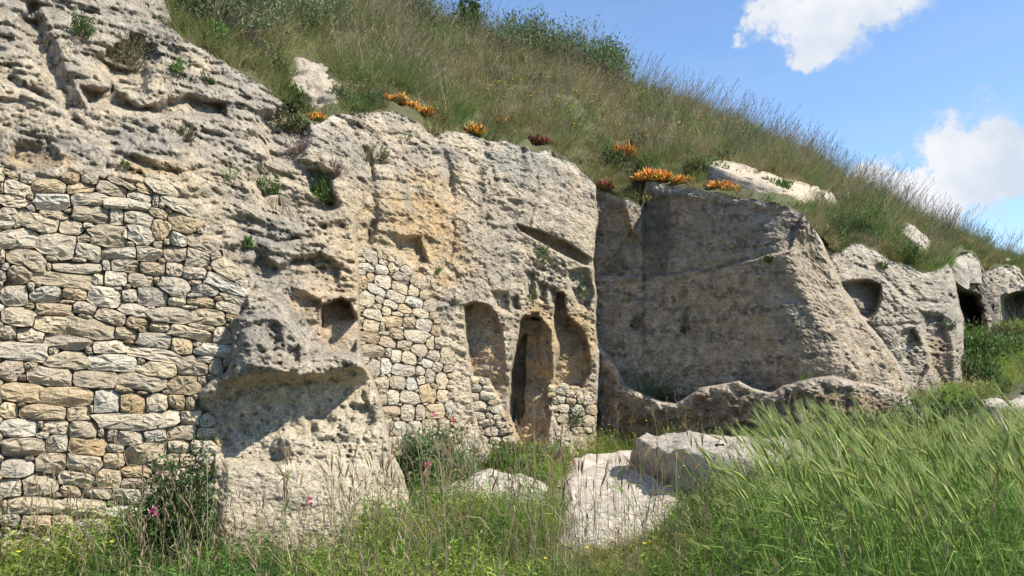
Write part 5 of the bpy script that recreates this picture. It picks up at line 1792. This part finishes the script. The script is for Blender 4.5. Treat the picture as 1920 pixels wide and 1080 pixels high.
rock_shrub(816, 522, 24, 20, (MMIDLEAF, MTWIG), "small green plant on the ochre rock by the arched infill wall", 21, leaf=(0.025, 0.012), n=(10, 90))
rock_shrub(1017, 490, 36, 34, (MMIDLEAF, MTWIG), "mossy green plant under the slanting cut in the rock", 22, leaf=(0.02, 0.01), n=(30, 330))
rock_shrub(996, 562, 22, 20, (MBRIGHT, MTWIG), "tiny bright green fern at the small square sockets", 23, leaf=(0.03, 0.014), n=(10, 100))
rock_shrub(1088, 548, 26, 36, (MBRIGHT, MTWIG), "yellow green plant hanging above the brown niche", 24, leaf=(0.03, 0.014), n=(14, 110), hang=0.15)
rock_shrub(1072, 800, 52, 46, (MMIDLEAF, MTWIG), "spiky green tuft growing from the low stone patch in the niche", 25, leaf=(0.05, 0.006), n=(60, 500))
rock_shrub(1440, 494, 26, 20, (MDARKLEAF, MTWIG), "small dark green plant high on the shaded wall near its right end", 26, leaf=(0.03, 0.015), n=(12, 120))
rock_shrub(1196, 615, 30, 26, (MDARKLEAF, MTWIG), "dark green plant on the shaded wall near the inner corner", 27, leaf=(0.025, 0.012), n=(16, 140))
hanging_roots("dark_vine", "dark thin vine hanging on the middle of the shaded wall", cliff_at(1286, 575, 0.03), S(50, 11), 7, 28, MDARKLEAF, 0.25)
rock_shrub(1286, 628, 20, 16, (MDARKLEAF, MTWIG), "small dark plant at the lower end of the hanging vine", 29, leaf=(0.025, 0.012), n=(10, 90))
rock_shrub(1655, 506, 28, 18, (MMIDLEAF, MTWIG), "small green cushion on the sunlit rock right of the shaded wall", 30, leaf=(0.03, 0.012), n=(20, 240))
rock_shrub(1782, 618, 24, 22, (MMIDLEAF, MTWIG), "grey green plant on the rock face near the dark cave", 31, leaf=(0.03, 0.014), n=(14, 130))
rock_shrub(1640, 600, 14, 10, (MDARKLEAF, MTWIG), "tiny dark plant by the blackish window-like recess", 32, leaf=(0.02, 0.012), n=(6, 40))


# trough grasses behind the rock ledge
for k, (a, Yq, h) in enumerate(((1205, 11.4, 90), (1232, 11.3, 80), (1258, 11.25, 70), (1285, 11.2, 52), (1330, 10.9, 34), (1352, 10.9, 34), (1215, 11.2, 60), (1245, 11.1, 55))):
    p = U(a, 752 - (18 if a > 1300 else 0), Yq)
    grass_tuft("trough_grass", "dark green grass tuft growing in the shaded trough behind the ledge", "grass", p, S(h, Yq), 60, MDARKLEAF if k % 2 else MMIDLEAF, 40 + k, spread=0.12,
               lean=0.3, droop=0.3, group="grass tufts in the trough behind the ledge")
grass_tuft("grass_tuft", "yellow green grass tuft on the ledge at the foot of the sunlit crest", "grass", cliff_at(1508, 712, 0.02), S(22, 10), 40, MBRIGHT, 60, droop=0.2, lean=0.3)

# ---- ground plants
def gpt(px_, Y_):
    x = (px_ - 960) / F * Y_
    return Vector((x, Y_, float(ground_z(x, Y_))))


plant("leafy_bush", "dark green small-leaved bush at the foot of the tall masonry wall", "bush", gpt(345, 5.6), (0.30, 0.22, 0.86), (0.024, 0.013), (150, 4200), (MDARKLEAF, MTWIG), 70, clump=0.45)
plant("leafy_bush", "lower spreading dark bush left of the masonry bush", "bush", gpt(285, 5.5), (0.26, 0.2, 0.55), (0.022, 0.010), (70, 1300), (MMIDLEAF, MTWIG), 71, clump=0.5)
plant("herb_clump", "grey green leafy clump with pink flowers in front of the arched infill wall", "bush", gpt(808, 8.3), (0.42, 0.28, 0.58), (0.045, 0.016), (110, 4200), (MHERB2, MTWIG), 72, clump=0.45)
plant("herb_clump", "fresh green feathery clump right beside the pink flowered clump", "bush", gpt(862, 8.5), (0.25, 0.2, 0.50), (0.04, 0.006), (80, 1200), (MBRIGHT, MTWIG), 73, clump=0.4)
plant("herb_clump", "green weedy clump below the slanting stone patch", "bush", gpt(962, 9.3), (0.30, 0.2, 0.34), (0.035, 0.014), (60, 1200), (MMIDLEAF, MTWIG), 74, clump=0.5)
plant("herb_clump", "green weedy clump with pink flowers below the reddish niche foot", "bush", gpt(1018, 9.4), (0.32, 0.2, 0.34), (0.035, 0.012), (60, 1200), (MHERB2, MTWIG), 75, clump=0.5)
plant("bramble_bush", "low dark bramble bush in front of the ledge behind the barley", "bush", gpt(1640, 8.8), (0.75, 0.4, 0.42), (0.035, 0.022), (150, 3400), (MDARKLEAF, MTWIG), 76, clump=0.5)
plant("bramble_bush", "second low bramble bush at the foot of the right rock mass", "bush", gpt(1765, 9.2), (0.65, 0.4, 0.45), (0.035, 0.022), (130, 3000), (MMIDLEAF, MTWIG), 77, clump=0.5)
plant("leafy_bush", "bright leafy bush against the right rock mass above the brambles", "bush", gpt(1725, 10.6), (0.35, 0.3, 0.34), (0.035, 0.016), (60, 1200), (MBRIGHT, MTWIG), 78)
plant("leafy_bush", "tall green bush at the mouth of the dark cave", "bush", gpt(1832, 15.5), (0.6, 0.5, 0.75), (0.07, 0.035), (90, 2200), (MMIDLEAF, MTWIG), 79, clump=0.5)
plant("leafy_bush", "green bush in the grass between the two dark caves", "bush", gpt(1868, 16.5), (0.8, 0.6, 0.42), (0.07, 0.03), (80, 1800), (MBRIGHT, MTWIG), 80, clump=0.5)
plant("leafy_bush", "leafy green bush low before the cave mouth by the rock corner", "bush", gpt(1828, 13.2), (0.4, 0.4, 0.6), (0.06, 0.03), (70, 1500), (MMIDLEAF, MTWIG), 81, clump=0.5)
plant("leafy_bush", "pale stalky bush in front of the farther dark cave", "bush", gpt(1900, 17.5), (0.6, 0.5, 0.5), (0.07, 0.02), (70, 1000), (MOLIVE, MGREYTWIG), 82, clump=0.5)


def pink_flower(loc, label, seed, h=0.35):
    st = random.getstate(); random.seed(seed)
    root = empty("pink_flower", loc)
    tag(root, label, "flower")
    P = PB(); p = curve_pts((0, 0, 0), random.uniform(0, 6), h, 0.1, 0.1, 4); P.tube(p, 0.0025, 0.0015)
    for k in range(5): P.leaf(p[1].lerp(p[3], k / 6), (random.uniform(-1, 1), random.uniform(-1, 1), 0.4), 0.04, 0.008)
    obj("stem", P.mesh("stem", [MHERB]), parent=root)
    Q = PB()
    for k in range(14):
        a = random.uniform(0, 6.28); Q.leaf(p[-1] + Vector((random.uniform(-.015, .015), random.uniform(-.015, .015), random.uniform(-.03, .02))), (math.cos(a), math.sin(a), random.uniform(-.2, .8)), 0.026, 0.018)
    obj("petals", Q.mesh("petals", [MPINK]), parent=root)
    random.setstate(st)


for k, (a, b, Yq, lab) in enumerate(((808, 775, 8.0, "pink flower standing highest over the clump by the arched infill wall"), (838, 788, 8.1, "faded pink flower just right of the highest one"),
                                     (860, 838, 8.0, "vivid pink flower at the right side of the grey green clump"), (1036, 850, 9.0, "pink flower low at the foot of the reddish niche"),
                                     (1087, 865, 9.1, "small pink flower at the back edge of the bare path"), (1550, 808, 5.6, "pink flower above the barley under the bramble bush"),
                                     (1612, 843, 5.2, "pink flower among the barley ears, lower right of its neighbour"), (566, 938, 5.6, "small red pink flower before the pale buttress"),
                                     (808, 872, 7.9, "small pink flower low in the grey green clump"), (298, 955, 4.9, "reddish flower low in front of the dark bush by the wall"))):
    top_ = U(a, b, Yq); h = 0.36
    pink_flower(top_ - Vector((0, 0, h)), lab, 90 + k, h)

# ---- slope plants
def hp_(px_, py_): return hill_at(px_, py_)


def succulent(px_, py_, w, h, label, seed, mat=None, group=None):
    st = random.getstate(); random.seed(seed)
    p = hp_(px_, py_) if py_ < np.interp(px_, cols_px, top) - 2 else cliff_at(px_, np.interp(px_, cols_px, top) + 3, 0)
    W, H = S(w, p.y), S(h, p.y)
    P = PB()
    cl = [(random.uniform(-.42, .42) * W, random.uniform(-.25, .25) * W, random.uniform(.05, .15) * W, random.uniform(0.3, 1.0)) for _ in range(20)]
    for i in range(int(170 + w * 9)):
        cx_, cy_, cr_, ch_ = random.choice(cl)
        a = random.uniform(0, 6.28); r = math.sqrt(random.random())
        b = Vector((cx_ + math.cos(a) * r * cr_, cy_ + math.sin(a) * r * cr_, -0.03 + (random.random() - .5) * 0.03))
        d = Vector((math.cos(a) * r * .8 + random.uniform(-.4, .4), math.sin(a) * r * .6 - 0.2 + random.uniform(-.7, .7), random.uniform(0.2, 1.2))).normalized()
        P.spindle(b + Vector((0, 0, H * 0.3 * (1 - r) * ch_)), d, H * (0.4 + ch_) * random.uniform(0.3, 0.62), 0.013, random.choice((0, 0, 0, 0, 1, 2)), k=4)
    random.setstate(st)
    o = obj("orange_succulent" if mat is None else "reddish_plant", P.mesh("succulent", [mat or MORANGE, MOLIVE if mat else MYELOW, MMIDLEAF], smooth=True), loc=p)
    tag(o, label, "succulent")


succulent(594, 226, 30, 24, "small orange succulent clump left of the rounded grey outcrop", 101)
succulent(738, 190, 40, 24, "orange succulent clump uphill of the rounded grey outcrop", 102)
succulent(788, 214, 46, 26, "wider orange succulent clump at the outcrop's right shoulder", 103)
succulent(768, 202, 26, 20, "small orange succulent joining the two clumps above the outcrop", 104)
succulent(886, 248, 32, 24, "bright orange succulent at the notch of the cliff edge", 105)
succulent(935, 232, 30, 22, "pale orange succulent in grass behind the cliff edge notch", 106)
succulent(1004, 270, 52, 26, "reddish spiky plant on the very edge of the cliff", 107, MRED)
succulent(1240, 338, 40, 24, "bright orange succulent wedged between the long clump and its neighbour", 113)
succulent(1368, 356, 30, 18, "little amber succulent at the end of the orange row", 114)
succulent(1160, 300, 56, 40, "orange brown plant in the grass above the inner corner", 108, MORANGE)
succulent(1215, 334, 60, 24, "long bright orange succulent clump at the top edge of the shaded wall", 109)
succulent(1278, 342, 34, 22, "orange succulent clump between grass tufts on the shaded wall's edge", 110)
succulent(1342, 352, 50, 22, "orange yellow succulent below the long cream rock slab", 111)
succulent(1130, 350, 40, 20, "dark reddish plant at the edge over the inner corner", 112, MRED)

HS = [(355, 40, 70, 60, MMIDLEAF, "dense green bush at the cliff's upper left edge"), (400, 85, 60, 50, MBRIGHT, "bright green bush growing over the cliff edge below the dense bush"),
      (470, 100, 60, 44, MPURPLEAF, "purplish grey bush by the cliff edge at upper left"), (515, 140, 44, 46, MOLIVE, "spiky olive plant on the edge beside the bare outcrop"),
      (545, 195, 50, 40, MMIDLEAF, "green feathery bush in front of the bare outcrop"), (640, 192, 60, 34, MHERB2, "low grey green mat on the outcrop's right"),
      (700, 198, 40, 30, MHERB2, "small silvery tuft just left of the orange clumps"), (775, 165, 60, 30, MPURPLEAF, "lilac grey patch plant above the orange clumps"),
      (1150, 325, 60, 60, MDARKLEAF, "dark bush over the inner corner of the cliff"), (1203, 372, 44, 56, MOLIVE, "olive bush filling the notch between sunlit spur and shaded wall"), (1190, 300, 50, 50, MOLIVE, "olive bush above the orange plant by the inner corner"),
      (1300, 338, 40, 40, MOLIVE, "spiky tuft separating the orange clumps from the cream slab"), (1355, 312, 50, 36, MDARKLEAF, "dark green bush just above the long cream slab"),
      (1450, 358, 70, 28, MMIDLEAF, "green mat below the long cream slab"), (1560, 450, 80, 60, MDARKLEAF, "dark green bush on the corner between shaded wall and right mass"),
      (1610, 445, 60, 40, MMIDLEAF, "green bush above the blackish recess"), (1640, 440, 50, 60, MBRIGHT, "bright bush beside the small tilted rock"),
      (1700, 495, 80, 40, MMIDLEAF, "spreading green bush on the right mass's top edge"), (1760, 455, 50, 50, MDARKLEAF, "dark bush left of the knobbly grey rock"),
      (1840, 470, 50, 40, MBRIGHT, "yellow green bush right of the knobbly grey rock"), (1590, 400, 60, 50, MMIDLEAF, "green bush at the right end of the cream slab")]
for k, (a, b, w, h, m_, lab) in enumerate(HS):
    ty = float(np.interp(a, cols_px, top))
    p = hp_(a, b) if b < ty - 2 else cliff_at(a, ty + 2, 0)
    plant("slope_bush", lab, "bush", p - Vector((0, 0, 0.05)), (S(w, p.y) * .5, S(w, p.y) * .4, S(h, p.y)), (0.045, 0.018), (50, 900), (m_, MTWIG), 130 + k, clump=0.5)
plant("sapling", "slender dark green sapling standing alone against the sky on the ridge", "sapling", hp_(878, 62), (0.28, 0.25, 0.95), (0.08, 0.04), (34, 620), (MDARKLEAF, MTWIG), 160, clump=0.4)
# bushes along the skyline, nothing tells them apart
st0 = random.getstate(); random.seed(33)
for k in range(24):
    a = random.uniform(760, 1150) if k < 18 else random.uniform(350, 640)
    ry_ = float(np.interp(a, cols_px, rid_y))
    b = ry_ + random.uniform(0, 34) if k < 18 else random.uniform(5, 60)
    p = hp_(a, b)
    sc_ = random.uniform(0.7, 1.3)
    plant("skyline_bush", "small grey green bush in the tall grass along the skyline", "bush", p - Vector((0, 0, 0.05)), (0.55 * sc_, 0.45 * sc_, 0.85 * sc_), (0.06, 0.02), (50, 800),
          (random.choice((MMIDLEAF, MHERB2, MHERB2, MOLIVE)), MTWIG), 200 + k, clump=0.5, group="small bushes along the skyline")
for k in range(14):
    a = random.uniform(900, 1650)
    ry_ = float(np.interp(a, cols_px, rid_y)); ty = float(np.interp(a, cols_px, top))
    p = hp_(a, ry_ + (ty - ry_) * random.uniform(0.2, 0.8))
    sc_ = random.uniform(0.6, 1.1)
    plant("slope_shrub", "low green shrub half sunk in the grass of the middle slope", "bush", p - Vector((0, 0, 0.08)), (0.4 * sc_, 0.36 * sc_, 0.34 * sc_), (0.05, 0.02), (40, 650),
          (random.choice((MMIDLEAF, MHERB2, MDARKLEAF)), MTWIG), 260 + k, clump=0.5, group="low shrubs across the middle slope")
random.setstate(st0)
